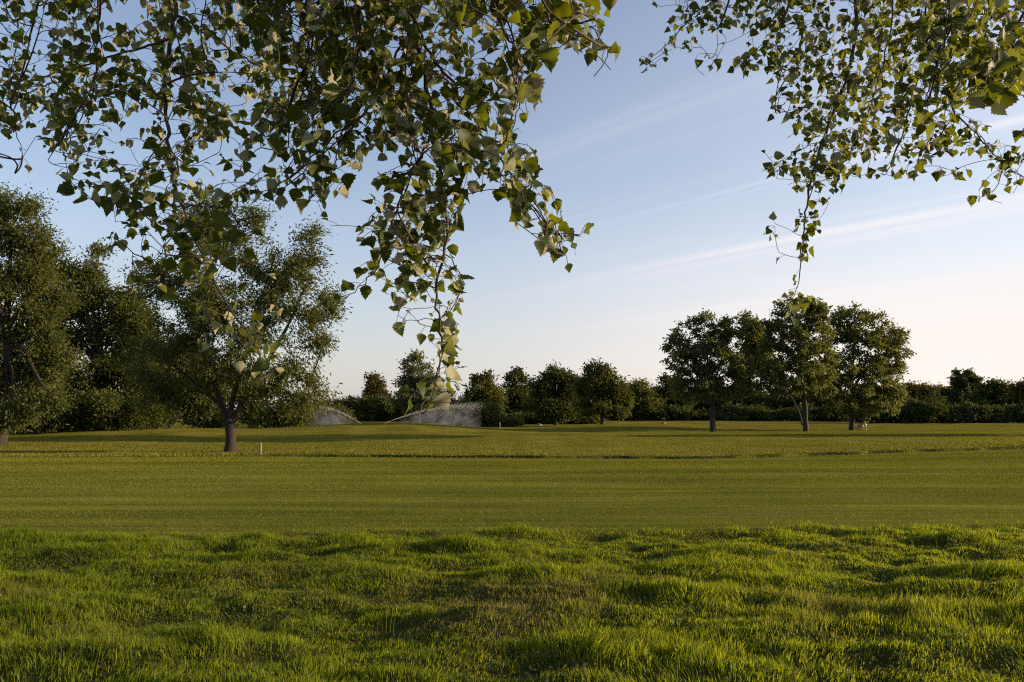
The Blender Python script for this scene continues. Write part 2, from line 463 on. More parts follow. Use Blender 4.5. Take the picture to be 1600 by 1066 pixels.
# ------------------------------------------------------------------ tree skeletons
class Skel:
    def __init__(s): s.p = []; s.par = []; s.fix = []; s.tag = []; s._np = None
    def chain(s, pts, parent=-1, rad=None, tag='branch'):
        ids = []
        for k, p in enumerate(pts):
            s.p.append(np.asarray(p, float)); s.par.append(parent); s.tag.append(tag)
            s.fix.append(0.0 if rad is None else float(rad[k])); parent = len(s.p) - 1; ids.append(parent)
        s._np = None
        return ids
    def nearest(s, q, upw=.9, lo=0):
        if s._np is None or len(s._np) != len(s.p): s._np = np.array(s.p)
        A = s._np[lo:]
        d = q - A
        L = np.linalg.norm(d, axis=1)
        cost = L + upw * np.maximum(0, -d[:, 2])
        return lo + int(np.argmin(cost))
    def grow(s, q, upw=.9, nseg=5, bend=.18, lo=0, lift=.15):
        i = s.nearest(q, upw, lo); a = s.p[i]; L = np.linalg.norm(q - a)
        if L < 1e-4: return [i]
        par = s.par[i]
        t0 = (a - s.p[par]) if par >= 0 else np.array([0, 0, 1.])
        t0 = t0 / (np.linalg.norm(t0) + 1e-9)
        c = a + t0 * L * .28 + (q - a) * .3 + np.array([0, 0, lift * L]) + rng.normal(0, bend * L * .4, 3)
        t = np.linspace(0, 1, nseg + 1)[1:, None]
        pts = (1 - t) ** 2 * a + 2 * t * (1 - t) * c + t * t * q
        pts[:-1] += rng.normal(0, .018 * L, (nseg - 1, 3))
        return s.chain(pts, i)
    def radii(s, rtip, exp=.5):
        n = len(s.p); cnt = np.zeros(n)
        haskid = np.zeros(n, bool)
        for i in range(n):
            if s.par[i] >= 0: haskid[s.par[i]] = True
        cnt[~haskid] = 1
        for i in range(n - 1, -1, -1):
            if s.par[i] >= 0: cnt[s.par[i]] += cnt[i]
        s.cnt = cnt
        r = rtip * cnt ** exp
        return np.maximum(r, np.array(s.fix)) if True else r
    def chains(s, R):
        n = len(s.p); kids = [[] for _ in range(n)]
        for i in range(n):
            if s.par[i] >= 0: kids[s.par[i]].append(i)
        starts = [i for i in range(n) if s.par[i] < 0]
        out = []
        while starts:
            i = starts.pop(); ch = [i]
            tg = s.tag[i]
            if s.par[i] >= 0: ch = [s.par[i], i]
            while kids[i]:
                ks = [k for k in kids[i] if s.tag[k] == tg]
                best = max(ks, key=lambda k: (s.fix[k] > 0, s.cnt[k])) if ks else None
                for k in kids[i]:
                    if k != best: starts.append(k)
                if best is None: break
                ch.append(best); i = best
            if len(ch) > 1:
                pts = np.array([s.p[k] for k in ch]); rr = np.array([R[k] for k in ch])
                if s.par[ch[1]] >= 0 and s.par[ch[1]] == ch[0] and len(ch) > 1 and s.tag[ch[0]] != tg or (len(ch) > 2 and rr[0] > rr[1] * 1.3):
                    rr[0] = rr[1] * 1.12
                out.append((tg, pts, rr, ch[1]))
        return out


def tubes_obj(name, chains, mat, parent, sides, off=None, rmin=0):
    Vs, Fs, n = [], [], 0
    for it in chains:
        pts, rr = it[0], it[1]
        if rr.max() < rmin: continue
        V, f = tube_arrays(pts if off is None else pts - off, np.maximum(rr, 1e-4), sides or it[2])
        Vs.append(V); Fs.append(f + n); n += len(V)
    if not Vs: return None
    return mesh_obj(name, np.concatenate(Vs), np.concatenate(Fs), mat, parent, smooth=True)


def rhombs(c, L, W, dirv, tint_sd=.18, base_tint=None):
    """leaf-shaped four-cornered faces at c pointing along dirv"""
    n = len(c)
    d = dirv / (np.linalg.norm(dirv, axis=1, keepdims=True) + 1e-9)
    r = rng.normal(0, 1, (n, 3)); s = np.cross(d, r); s /= np.linalg.norm(s, axis=1, keepdims=True) + 1e-9
    L = L[:, None]; W = W[:, None]
    nrm = np.cross(d, s)
    V = np.stack([c - d * L * .5, c + s * W * .5 + nrm * W * .12 - d * L * .05, c + d * L * .5, c - s * W * .5 + nrm * W * .12 - d * L * .05], 1)
    f = np.arange(n)[:, None] * 4 + np.arange(4)[None]
    t = np.clip((rng.normal(.45, tint_sd, n) if base_tint is None else base_tint + rng.normal(0, tint_sd, n)), 0, 1)
    return V.reshape(-1, 3), f, np.repeat(t, 4)


TREES = []


def tree(name, label, base_px, Y, blobs, mat, nleaf, leaf, ncl, rc, trunk_r, fork=None, group=None, stems=None, cat='tree', bark=None,
         droop=.3, surf=2.2, parts=True, sides=7, rtip=.006, flat=.75, bush=False, along=.15, grow=1.0):
    bark = bark or M_BARK
    bx = P(base_px, 600, Y)[0]
    base = np.array([bx, Y, Hs(bx, Y)])
    sc = Y / F
    E = []
    for b in blobs:
        px, py, rx, ry = b[:4]; dd = b[4] if len(b) > 4 else 0.0
        c = P(px, py, Y + dd); s2 = (Y + dd) / F
        E.append((c, np.array([rx * s2, max(rx, ry) * s2 * .85, ry * s2]) * grow))
    vol = np.array([e[1].prod() ** .75 for e in E]); vol /= vol.sum()
    root = thing(name, base, label, cat, group)
    sk = Skel()
    zs = np.array([e[0][2] for e in E])
    cen = sum(v * e[0] for v, e in zip(vol, E))
    if stems is None:
        fz = base[2] + (fork if fork else .45 * (cen[2] - base[2]))
        fk = np.array([bx + (cen[0] - bx) * .12, Y, fz])
        tp = [base - [0, 0, .15], base + [0, 0, .12 * (fz - base[2])]] + [base + (fk - base) * t + np.array([rng.normal(0, .03), rng.normal(0, .03), 0]) * trunk_r * 6 for t in (.35, .65)] + [fk]
        rr = [trunk_r * 1.45, trunk_r * 1.1, trunk_r, trunk_r * .93, trunk_r * .88]
        # leader carries on into the crown
        top = cen + np.array([0, 0, .15 * (zs.max() - cen[2])])
        for t in (.3, .6, 1.0):
            tp.append(fk + (top - fk) * t + rng.normal(0, .25 * trunk_r * 3, 3) * [1, 1, 0]); rr.append(trunk_r * (.88 - .62 * t))
        ids = sk.chain(tp, -1, rr, 'trunk')
        for c, r in E:
            z0 = rng.integers(4, len(ids) - 1); a = sk.p[ids[z0]]
            q = c - np.array([0, 0, .25 * r[2]])
            L = np.linalg.norm(q - a)
            m = a + (q - a) * .5 + np.array([0, 0, .12 * L])
            t = np.linspace(0, 1, 6)[1:, None]
            pts = (1 - t) ** 2 * a + 2 * t * (1 - t) * m + t * t * q
            sk.chain(pts, ids[z0], np.linspace(trunk_r * .42, trunk_r * .12, 5), 'limb')
    else:
        first = True
        for pts, rr, par in stems:
            W = [P(q[0], q[1], Y + (q[2] if len(q) > 2 else 0)) for q in pts]
            if first: W[0] = base - [0, 0, .2]
            # smooth the stem
            W = np.array(W); tt = np.linspace(0, len(W) - 1, (len(W) - 1) * 3 + 1)
            W2 = np.stack([np.interp(tt, np.arange(len(W)), W[:, k]) for k in range(3)], 1)
            if len(W2) > 4:
                W3 = W2.copy(); W3[1:-1] = .25 * W2[:-2] + .5 * W2[1:-1] + .25 * W2[2:]; W2 = W3
            r2 = np.interp(tt, np.arange(len(W)), rr)
            p0 = -1 if first else sk.nearest(W2[0], 0)
            sk.chain(W2, p0, r2, 'trunk' if first else 'limb')
            first = False
        ids = list(range(len(sk.p)))
    lo = 2 if bush else min(4, len(sk.p) - 1)
    C = []
    for (c, r), v in zip(E, vol):
        n = max(3, int(round(ncl * v)))
        u = rng.normal(0, 1, (n, 3)); u /= np.linalg.norm(u, axis=1, keepdims=True)
        u = u * (rng.uniform(0, 1, (n, 1)) ** (1 / surf))
        q = c + u * np.maximum(r - rc * .4, r * .4)
        C.append(q)
    C = np.concatenate(C)
    C[:, 2] = np.maximum(C[:, 2], H(C[:, 0], C[:, 1]) + rc * .5)
    C = C[np.argsort(np.linalg.norm(C - (cen if stems is None else base), axis=1))]
    paths = []
    for q in C:
        ids2 = sk.grow(q, .8, 4, .2, lo)
        paths.append(np.array([sk.p[k] for k in ids2]))
    R = sk.radii(rtip, .5)
    R = np.minimum(R, np.where(np.array(sk.fix) > 0, np.maximum(np.array(sk.fix), 1e-3), trunk_r * .35))
    ch = sk.chains(R)
    # every limb is one connected mesh with the branches it carries; the rest belongs to the trunk
    ids_l = np.full(len(sk.p), -1); nl_ = 0
    for i in range(len(sk.p)):
        pa = sk.par[i]
        if pa < 0: continue
        if sk.tag[i] == 'limb' and sk.tag[pa] != 'limb':
            ids_l[i] = nl_; nl_ += 1
        else: ids_l[i] = ids_l[pa]
    grp = {}
    for t, p, r, i in ch:
        g_ = -1 if parts == 'merge' else int(ids_l[i])
        if t == 'branch' and r.max() < rtip * 1.2: continue
        grp.setdefault(g_, []).append((p, r, (sides + 3 if t == 'trunk' else sides if t == 'limb' else 4)))
    for g_ in sorted(grp):
        tubes_obj('trunk' if g_ < 0 else 'limb', grp[g_], bark, root, None, base)
    # leaves
    m = nleaf // len(C)
    sz = rng.uniform(.6, 1.3, len(C))
    lpos, ldir, lt = [], [], []
    for q, s_, pth in zip(C, sz, paths):
        k = max(3, int(m * s_))
        g = rng.normal(0, .5, (k, 3)) * np.array([1, 1, flat]) * rc * s_ ** .5
        pos = q + g
        ka = int(k * along)
        if ka and len(pth) > 1:
            tt = rng.uniform(0, len(pth) - 1, ka); fl = np.minimum(tt.astype(int), len(pth) - 2); fr = (tt - fl)[:, None]
            pos[:ka] = pth[fl] * (1 - fr) + pth[fl + 1] * fr + rng.normal(0, .18 * rc, (ka, 3))
        out = (q - cen); out = out / (np.linalg.norm(out) + 1e-6)
        dv = rng.normal(0, .75, (k, 3)) + out * .7 + g / rc * .6 - np.array([0, 0, droop * 2])
        lpos.append(pos); ldir.append(dv); lt.append(np.full(k, np.clip(rng.normal(.45, .14), 0, 1)))
    lpos = np.concatenate(lpos); ldir = np.concatenate(ldir); lt = np.concatenate(lt)
    n = len(lpos)
    hz = H(lpos[:, 0], lpos[:, 1]); keep = lpos[:, 2] > hz + .03
    lpos, ldir, lt = lpos[keep], ldir[keep], lt[keep]; n = len(lpos)
    V, f, t = rhombs(lpos - base, leaf[0] * rng.uniform(.6, 1.35, n), leaf[1] * rng.uniform(.6, 1.35, n), ldir, .16, lt)
    mesh_obj('crown', V, f, mat, root, {'tint': t})
    TREES.append(root)
    return root


# ------------------------------------------------------------------ the trees of the course
G_MID = 'big trees on the left side of the course'
G_TALL = 'tall loose crowned trees standing in a row on the right'
G_FAR = 'trees of the distant tree line'
G_BUSH = 'bushes along the far edge of the course'

# multi-stemmed willow in the middle of the left half
tree('willow_tree', 'broad willow tree with several leaning stems rising from one short trunk on the lawn', 362, 33,
     [(330, 355, 75, 62), (475, 400, 46, 52, -.5), (420, 440, 90, 75, .5), (480, 490, 55, 60, -.6), (500, 535, 34, 30, -.3), (270, 450, 70, 75, .8), (335, 480, 90, 60, -1.2),
      (240, 550, 62, 62, .6), (330, 590, 80, 36, 1.2), (430, 590, 70, 45, -.5), (485, 612, 36, 48, -.2), (360, 560, 60, 40, -1.0), (300, 520, 60, 50, .2), (400, 520, 60, 46, -1.0), (250, 610, 60, 40, .2), (395, 340, 38, 38, .6), (515, 470, 22, 34, 0)],
     M_WIL, 62000, (.19, .055), 330, .56, .24, group=G_MID, bark=M_BARKR, droop=.28, rtip=.008, along=.22,
     stems=[([(362, 708), (361, 690), (360, 672), (357, 655)], [.29, .215, .205, .235], -1),
            ([(358, 662), (347, 635, .1), (333, 595, .2), (325, 540, .3), (322, 470, .3), (330, 390, .2)], [.15, .125, .11, .085, .055, .025], 0),
            ([(358, 660), (362, 630, -.1), (370, 600, -.3), (388, 540, -.5), (410, 460, -.3), (430, 400, 0)], [.13, .11, .095, .08, .05, .025], 0),
            ([(362, 660), (378, 632, 0), (388, 610, .1), (415, 570, .2), (450, 510, 0), (480, 440, -.3)], [.15, .13, .115, .09, .055, .025], 0),
            ([(350, 640), (325, 615, .3), (290, 585, .5), (255, 560, .6)], [.08, .07, .055, .03], 0)])

tree('broadleaf_tree', 'tall dark tree cut off by the left edge of the picture, sunlit at upper right', 2, 39,
     [(20, 345, 62, 62), (-30, 420, 100, 120), (50, 450, 52, 80), (65, 390, 32, 38, -.4), (-40, 560, 90, 80), (40, 560, 70, 60), (80, 625, 36, 30, -1.5), (25, 640, 46, 26, -1), (85, 560, 40, 50), (10, 655, 60, 24, -1), (60, 500, 50, 50)],
     M_WIL, 62000, (.20, .08), 280, .70, .36, fork=3.2, group=G_MID, droop=.2, bark=M_BARKR)
tree('broadleaf_tree', 'rounded olive tree between the tall tree at the left edge and the willow', 160, 56,
     [(100, 420, 34, 44), (95, 470, 40, 50), (75, 620, 50, 36), (160, 600, 70, 45, -.5), (100, 500, 40, 50), (225, 520, 44, 50), (120, 640, 60, 24, -1), (200, 635, 50, 26, -1), (150, 395, 18, 22), (130, 450, 45, 50), (170, 500, 62, 62), (105, 540, 55, 55), (205, 480, 42, 48), (185, 570, 62, 44), (100, 600, 40, 36), (230, 590, 46, 45), (140, 430, 24, 34)],
     M_OLIVE, 64000, (.25, .11), 330, .85, .28, fork=2.6, group=G_MID, droop=.15)
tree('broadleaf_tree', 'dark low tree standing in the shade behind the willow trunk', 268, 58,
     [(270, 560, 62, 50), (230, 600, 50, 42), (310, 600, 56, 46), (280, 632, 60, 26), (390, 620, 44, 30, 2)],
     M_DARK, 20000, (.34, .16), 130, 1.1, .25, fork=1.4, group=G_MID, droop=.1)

# the three tall trees and the paler one behind them
tree('tall_tree', 'tall round crowned tree with a clear straight trunk, first of the row from the left', 1112, 62,
     [(1105, 522, 48, 36), (1078, 560, 44, 44, .5), (1132, 560, 44, 46, -.5), (1100, 600, 58, 28), (1142, 605, 36, 22), (1058, 545, 24, 30), (1140, 520, 20, 26), (1160, 575, 24, 28), (1066, 608, 28, 22)],
     M_TALL, 19500, (.27, .12), 290, .44, .21, fork=2.9, group=G_TALL, rtip=.016, along=.1, surf=2.6, grow=1.1)
tree('tall_tree', 'thin grey green tree seen between the first and second tall trees of the row', 1253, 84,
     [(1172, 520, 22, 34), (1186, 555, 26, 36), (1160, 570, 22, 30)],
     M_WIL, 10000, (.42, .17), 110, .8, .14, group=G_TALL, rtip=.02, along=.1,
     stems=[([(1253, 668), (1249, 645), (1238, 622), (1215, 595), (1190, 565), (1176, 530)], [.11, .09, .085, .08, .06, .03], -1)])
tree('tall_tree', 'tallest tree of the row with spreading bare lower limbs', 1257, 62,
     [(1250, 495, 50, 36), (1272, 480, 26, 26, -.4), (1225, 545, 44, 48, .6), (1270, 545, 42, 50, -.4), (1240, 590, 60, 30), (1210, 590, 28, 26), (1288, 590, 30, 30), (1206, 525, 22, 28)],
     M_TALL, 22000, (.27, .12), 310, .44, .20, fork=2.6, group=G_TALL, rtip=.016, along=.1, surf=2.6, grow=1.1)
tree('tall_tree', 'widest tree of the row with low foliage sweeping down on its right', 1328, 66,
     [(1335, 505, 44, 34), (1310, 540, 40, 46, .6), (1360, 535, 44, 44, -.4), (1395, 545, 28, 34), (1340, 585, 66, 34), (1385, 590, 38, 40), (1300, 610, 36, 34), (1360, 625, 42, 28, -.8), (1405, 525, 18, 16), (1392, 630, 22, 26)],
     M_TALL, 27000, (.27, .12), 350, .48, .21, fork=2.2, group=G_TALL, rtip=.016, along=.1, surf=2.4, grow=1.1)

# distant tree line: (name, label, px, Y, blobs, material, leaves, clumps, rc, trunk, fork)
FAR = [
 ('broadleaf_tree', 'small brownish pointed tree rising above the hedge left of the water spray', 585, 130, [(585, 605, 20, 22), (585, 625, 28, 20)], M_RUST, 2600, 46, .9, .2, 2.4),
 ('birch_tree', 'airy pale green tree whose thin top shows sky, behind the right hand water spray', 655, 96, [(652, 570, 26, 24), (640, 598, 24, 24), (672, 598, 26, 26), (655, 625, 44, 24), (690, 622, 22, 24)], M_PALE, 4600, 90, .75, .2, 2.2),
 ('broadleaf_tree', 'grey green tree between the airy pale tree and the dark spired tree', 755, 100, [(755, 602, 24, 24), (738, 625, 26, 24), (768, 630, 28, 28), (752, 645, 34, 20)], M_WIL, 5000, 80, .8, .22, 2.0),
 ('broadleaf_tree', 'blackish ragged topped tree left of the broad dark tree', 806, 105, [(806, 595, 17, 22), (800, 620, 24, 26), (814, 630, 26, 30), (805, 650, 28, 18)], M_DARK, 5200, 80, .8, .24, 1.8),
 ('broadleaf_tree', 'broad dark domed tree on a leaning trunk in the middle of the tree line', 868, 92, [(866, 592, 30, 22), (848, 615, 28, 28), (888, 612, 30, 28), (868, 635, 48, 22)], M_DARK, 7500, 120, .8, .26, 1.6),
 ('broadleaf_tree', 'olive tree with a pointed top and a short trunk, sunlit on its right side', 940, 82, [(934, 585, 26, 22), (925, 612, 32, 30), (955, 610, 30, 30), (940, 635, 46, 22), (970, 630, 20, 26)], M_OLIVE, 8000, 130, .72, .22, 1.5),
 ('broadleaf_tree', 'rounded tree with rust tinged foliage right of the olive pointed tree', 1002, 112, [(1000, 612, 22, 22), (1012, 632, 26, 24), (992, 638, 24, 22)], M_OLIVE, 4200, 64, .9, .22, 1.6),
 ('broadleaf_tree', 'dark tree half hidden by the left edge of the first tall tree', 1046, 116, [(1045, 608, 22, 22), (1035, 632, 26, 26), (1062, 632, 26, 26)], M_DARK, 4200, 64, .9, .22, 1.8),
 ('broadleaf_tree', 'dark tree in the tree line directly behind the first tall trunk', 1100, 122, [(1098, 620, 32, 22), (1085, 642, 30, 22), (1122, 640, 32, 24)], M_DARK, 4200, 64, 1.0, .24, 1.8),
 ('broadleaf_tree', 'dark domed tree seen in the gap between the first two tall trunks', 1165, 118, [(1165, 612, 32, 22), (1150, 635, 32, 26), (1188, 635, 30, 26)], M_DARK, 4600, 70, 1.0, .24, 1.8),
 ('broadleaf_tree', 'dark tree in the tree line directly behind the second tall trunk', 1232, 120, [(1230, 622, 30, 20), (1215, 640, 30, 22), (1250, 640, 30, 24)], M_DARK, 4200, 64, 1.0, .24, 1.8),
 ('broadleaf_tree', 'dark tree in the gap between the second and third tall trunks', 1292, 116, [(1292, 618, 30, 22), (1280, 640, 28, 22), (1312, 640, 28, 22)], M_DARK, 4200, 64, 1.0, .24, 1.8),
 ('broadleaf_tree', 'dark tree behind the low sweeping foliage of the third tall tree', 1362, 120, [(1360, 618, 34, 22), (1345, 640, 30, 22), (1385, 640, 30, 22)], M_DARK, 4200, 64, 1.0, .24, 1.8),
 ('broadleaf_tree', 'brownish tree just right of the tall tree row, catching the low sun', 1432, 145, [(1425, 612, 26, 16), (1450, 618, 30, 18), (1405, 625, 26, 20)], M_RUST, 4600, 60, 1.2, .24, 3.0),
 ('broadleaf_tree', 'golden green tree in the gap right of the tall tree row', 1482, 150, [(1478, 620, 28, 16), (1500, 625, 24, 14), (1462, 630, 26, 16)], M_OLIVE, 4400, 60, 1.2, .24, 3.0),
 ('pine_tree', 'flat topped tree on a thin stem standing above the right part of the tree line', 1506, 122, [(1497, 593, 16, 9), (1517, 594, 18, 11), (1508, 585, 18, 7), (1490, 599, 10, 6), (1512, 604, 22, 9), (1495, 615, 26, 12), (1525, 618, 26, 12)], M_DARK, 4200, 70, .6, .2, 4.0),
 ('broadleaf_tree', 'large dark rounded tree near the right edge of the picture', 1560, 108, [(1556, 612, 28, 22), (1540, 635, 32, 26), (1580, 632, 30, 28), (1556, 650, 44, 16)], M_DARK, 6500, 96, .95, .28, 1.8),
 ('broadleaf_tree', 'reddish topped tree cut by the right edge of the picture', 1606, 104, [(1600, 606, 22, 20), (1596, 632, 26, 26), (1625, 628, 30, 30)], M_RUST, 4600, 70, .9, .25, 1.8),
 ('broadleaf_tree', 'far dark tree showing just above the hedge beside the willow foliage', 536, 125, [(530, 640, 26, 18), (548, 646, 24, 16), (512, 640, 24, 20)], M_DARK, 3000, 46, 1.0, .22, 1.6),
]
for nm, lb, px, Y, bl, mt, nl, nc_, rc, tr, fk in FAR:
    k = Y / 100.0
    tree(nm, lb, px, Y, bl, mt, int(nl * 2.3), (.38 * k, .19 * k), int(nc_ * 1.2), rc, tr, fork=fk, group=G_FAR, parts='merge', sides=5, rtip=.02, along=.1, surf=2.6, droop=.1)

# hedges and bushes
BUSH = [
 ('dark round bush at the foot of the tall tree at the left edge', 20, 60, [(10, 655, 40, 24), (50, 660, 36, 18)], M_DARK, 4200),
 ('large dark thicket below the tall tree at the left edge', 60, 52, [(30, 640, 60, 36), (85, 645, 46, 32), (50, 610, 40, 30)], M_DARK, 9000),
 ('olive brown thicket below the rounded olive tree', 165, 53, [(130, 645, 46, 34), (185, 640, 50, 36), (225, 648, 36, 26)], M_OLIVE, 9000),
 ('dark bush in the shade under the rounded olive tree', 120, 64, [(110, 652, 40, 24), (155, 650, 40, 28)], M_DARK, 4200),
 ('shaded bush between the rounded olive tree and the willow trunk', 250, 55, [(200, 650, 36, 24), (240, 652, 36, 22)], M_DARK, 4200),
 ('olive bush right behind the willow trunk', 330, 72, [(310, 652, 34, 20), (345, 654, 30, 18)], M_SHRUB, 4200),
 ('leafy bush right of the willow trunk under its low branches', 430, 70, [(410, 652, 36, 22), (450, 648, 36, 26)], M_SHRUB, 4600),
 ('sunlit yellow green bush beside the left hand water spray', 512, 88, [(500, 652, 28, 18), (526, 650, 24, 18)], M_SHRUB, 3600),
 ('dark hedge bush behind the gap between the two water sprays', 588, 118, [(566, 640, 30, 24), (600, 642, 34, 24), (630, 645, 30, 22)], M_DARK, 5200),
 ('dark bush behind the right hand water spray', 690, 112, [(670, 645, 34, 20), (712, 645, 34, 22)], M_DARK, 4600),
 ('light green bush at the right end of the water spray', 742, 84, [(725, 652, 26, 18), (757, 648, 24, 22)], M_SHRUB, 3800),
 ('low pale bush left of the small white post at the mound', 786, 84, [(775, 662, 22, 10), (800, 664, 18, 9)], M_SHRUB, 2200),
 ('dark undergrowth bush below the blackish ragged tree', 815, 98, [(800, 655, 30, 14), (838, 656, 28, 14)], M_DARK, 3200),
 ('low bush with light tips under the broad domed tree', 890, 98, [(880, 655, 34, 13), (918, 656, 30, 12)], M_SHRUB, 3200),
 ('rust coloured bush behind the olive pointed tree', 985, 118, [(975, 650, 30, 16), (1015, 650, 32, 18)], M_RUST, 3200),
 ('dark bush left of the first tall trunk', 1060, 112, [(1050, 650, 36, 18), (1088, 652, 30, 16)], M_DARK, 3400),
 ('dark hedge bush between the first and second tall trunks', 1180, 112, [(1150, 650, 40, 18), (1200, 650, 42, 18)], M_DARK, 3800),
 ('dark hedge bush between the second and third tall trunks', 1290, 108, [(1265, 650, 40, 18), (1310, 650, 36, 18)], M_DARK, 3600),
 ('blackish hedge bush right of the third tall trunk', 1392, 98, [(1365, 652, 36, 18), (1410, 648, 40, 22)], M_DARK, 4200),
 ('domed blackish bush in the low hedge right of the tall tree row', 1455, 96, [(1445, 645, 38, 24), (1482, 650, 32, 18)], M_DARK, 4600),
 ('long blackish bush below the flat topped tree', 1525, 96, [(1510, 648, 36, 20), (1548, 650, 36, 18)], M_DARK, 4200),
 ('dark bush at the right edge of the picture', 1596, 96, [(1582, 650, 32, 18), (1620, 648, 36, 20)], M_DARK, 4000),
]
for lb, px, Y, bl, mt, nl in BUSH:
    k = Y / 100.0
    tree('bush', lb, px, Y, bl, mt, int(nl * 1.5), (.42 * k, .2 * k), 70, .7, .09, fork=.5, group=G_BUSH, cat='bush', parts='merge', sides=4, rtip=.02, along=.05, surf=3, bush=True, droop=0)
HEDGE = [(556, 126, 622), (618, 128, 618), (668, 126, 622), (716, 120, 618), (776, 118, 604), (838, 118, 594), (905, 116, 590), (968, 122, 596), (1022, 124, 604), (1075, 126, 612),
         (1130, 128, 612), (1200, 128, 610), (1260, 126, 610), (1325, 126, 612), (1395, 128, 612), (1460, 128, 614), (1530, 124, 606)]
WHERE = ['left of the left hand water spray jet', 'between the two water sprays', 'behind the dangling leaf tip', 'behind the right spray end', 'left of the blackish ragged tree',
         'left of the broad domed tree', 'left of the pointed olive tree', 'right of the pointed olive tree', 'left of the half hidden dark tree',
         'left of the first tall trunk', 'just right of the first tall trunk', 'left of the second tall trunk', 'just right of the second tall trunk', 'behind the third tall trunk', 'right of the third tall trunk',
         'behind the domed blackish bush', 'under the flat topped tree']
for (px, Y, top), wh in zip(HEDGE, WHERE):
    hh = (668 - top) / 2
    tree('broadleaf_tree', 'dark tree deep in the tree line ' + wh, px, Y, [(px, top + hh * .9, 34, hh), (px - 26, top + hh * 1.25, 26, hh * .8), (px + 26, top + hh * 1.2, 26, hh * .85)],
         (M_DARK, M_OLIVE, M_DARK, M_WIL)[int(px) % 4], 9000, (.44, .21), 90, 1.0, .2, fork=1.6, group=G_FAR, parts='merge', sides=5, rtip=.02, along=.1, surf=2.4, droop=.1)
# a neighbouring tree that throws the long shadow across the mound from beyond the right of the frame
tree('broadleaf_tree', 'dark broad tree past the right edge shading the mound', 1880, 50,
     [(1880, 480, 100, 100), (1830, 560, 80, 60), (1930, 560, 80, 60)], M_DARK, 18000, (.40, .2), 160, 1.3, .4, fork=2.5, group=G_TALL, parts='merge', along=.1)

tree('broadleaf_tree', 'tall high crowned tree past the right edge shading the left lawn', 1800, 46,  # unseen tree added to shade the left lawn, crown kept high for its shadow
     [(1800, 360, 105, 78), (1740, 390, 60, 50), (1860, 390, 60, 50)], M_DARK, 14000, (.38, .19), 130, 1.2, .4, fork=7, group=G_TALL, parts='merge', along=.1)

for px_, Y_, lb_ in ((-110, 60, 'dark tree just past the left edge beside the sunlit tall tree'), (-260, 75, 'dark tree well past the left edge, first of two'), (-430, 80, 'dark tree well past the left edge, farthest out')):
    tree('broadleaf_tree', lb_, px_, Y_, [(px_, 560, 70, 60), (px_ - 50, 610, 60, 50), (px_ + 50, 605, 60, 50)], M_DARK, 9000, (.38, .19), 110, 1.1, .3, fork=2, group=G_FAR, parts='merge', along=.1)
# ------------------------------------------------------------------ overhanging poplars
HALF = [(0, .03), (.04, .20), (.10, .37), (.19, .39), (.25, .52), (.34, .41), (.43, .46), (.50, .33), (.58, .36), (.66, .24), (.75, .21), (.87, .08)]
_h = np.array(HALF)
nh = len(_h)
# template: midrib (nh+1 points incl. tip), left edge, right edge
LEAF_T = np.concatenate([_h[:, 0], [1.0], _h[:, 0], _h[:, 0]])
LEAF_W = np.concatenate([np.zeros(nh + 1), _h[:, 1], -_h[:, 1]])
lf = []
for k in range(nh - 1):
    lf.append([k, nh + 1 + k, nh + 1 + k + 1, k + 1])
    lf.append([k, k + 1, 2 * nh + 1 + k + 1, 2 * nh + 1 + k])
LEAF_Q = np.array(lf)
LEAF_TRI = np.array([[nh - 1, nh + 1 + nh - 1, nh], [nh - 1, nh, 2 * nh + 1 + nh - 1]])
NV = len(LEAF_T)


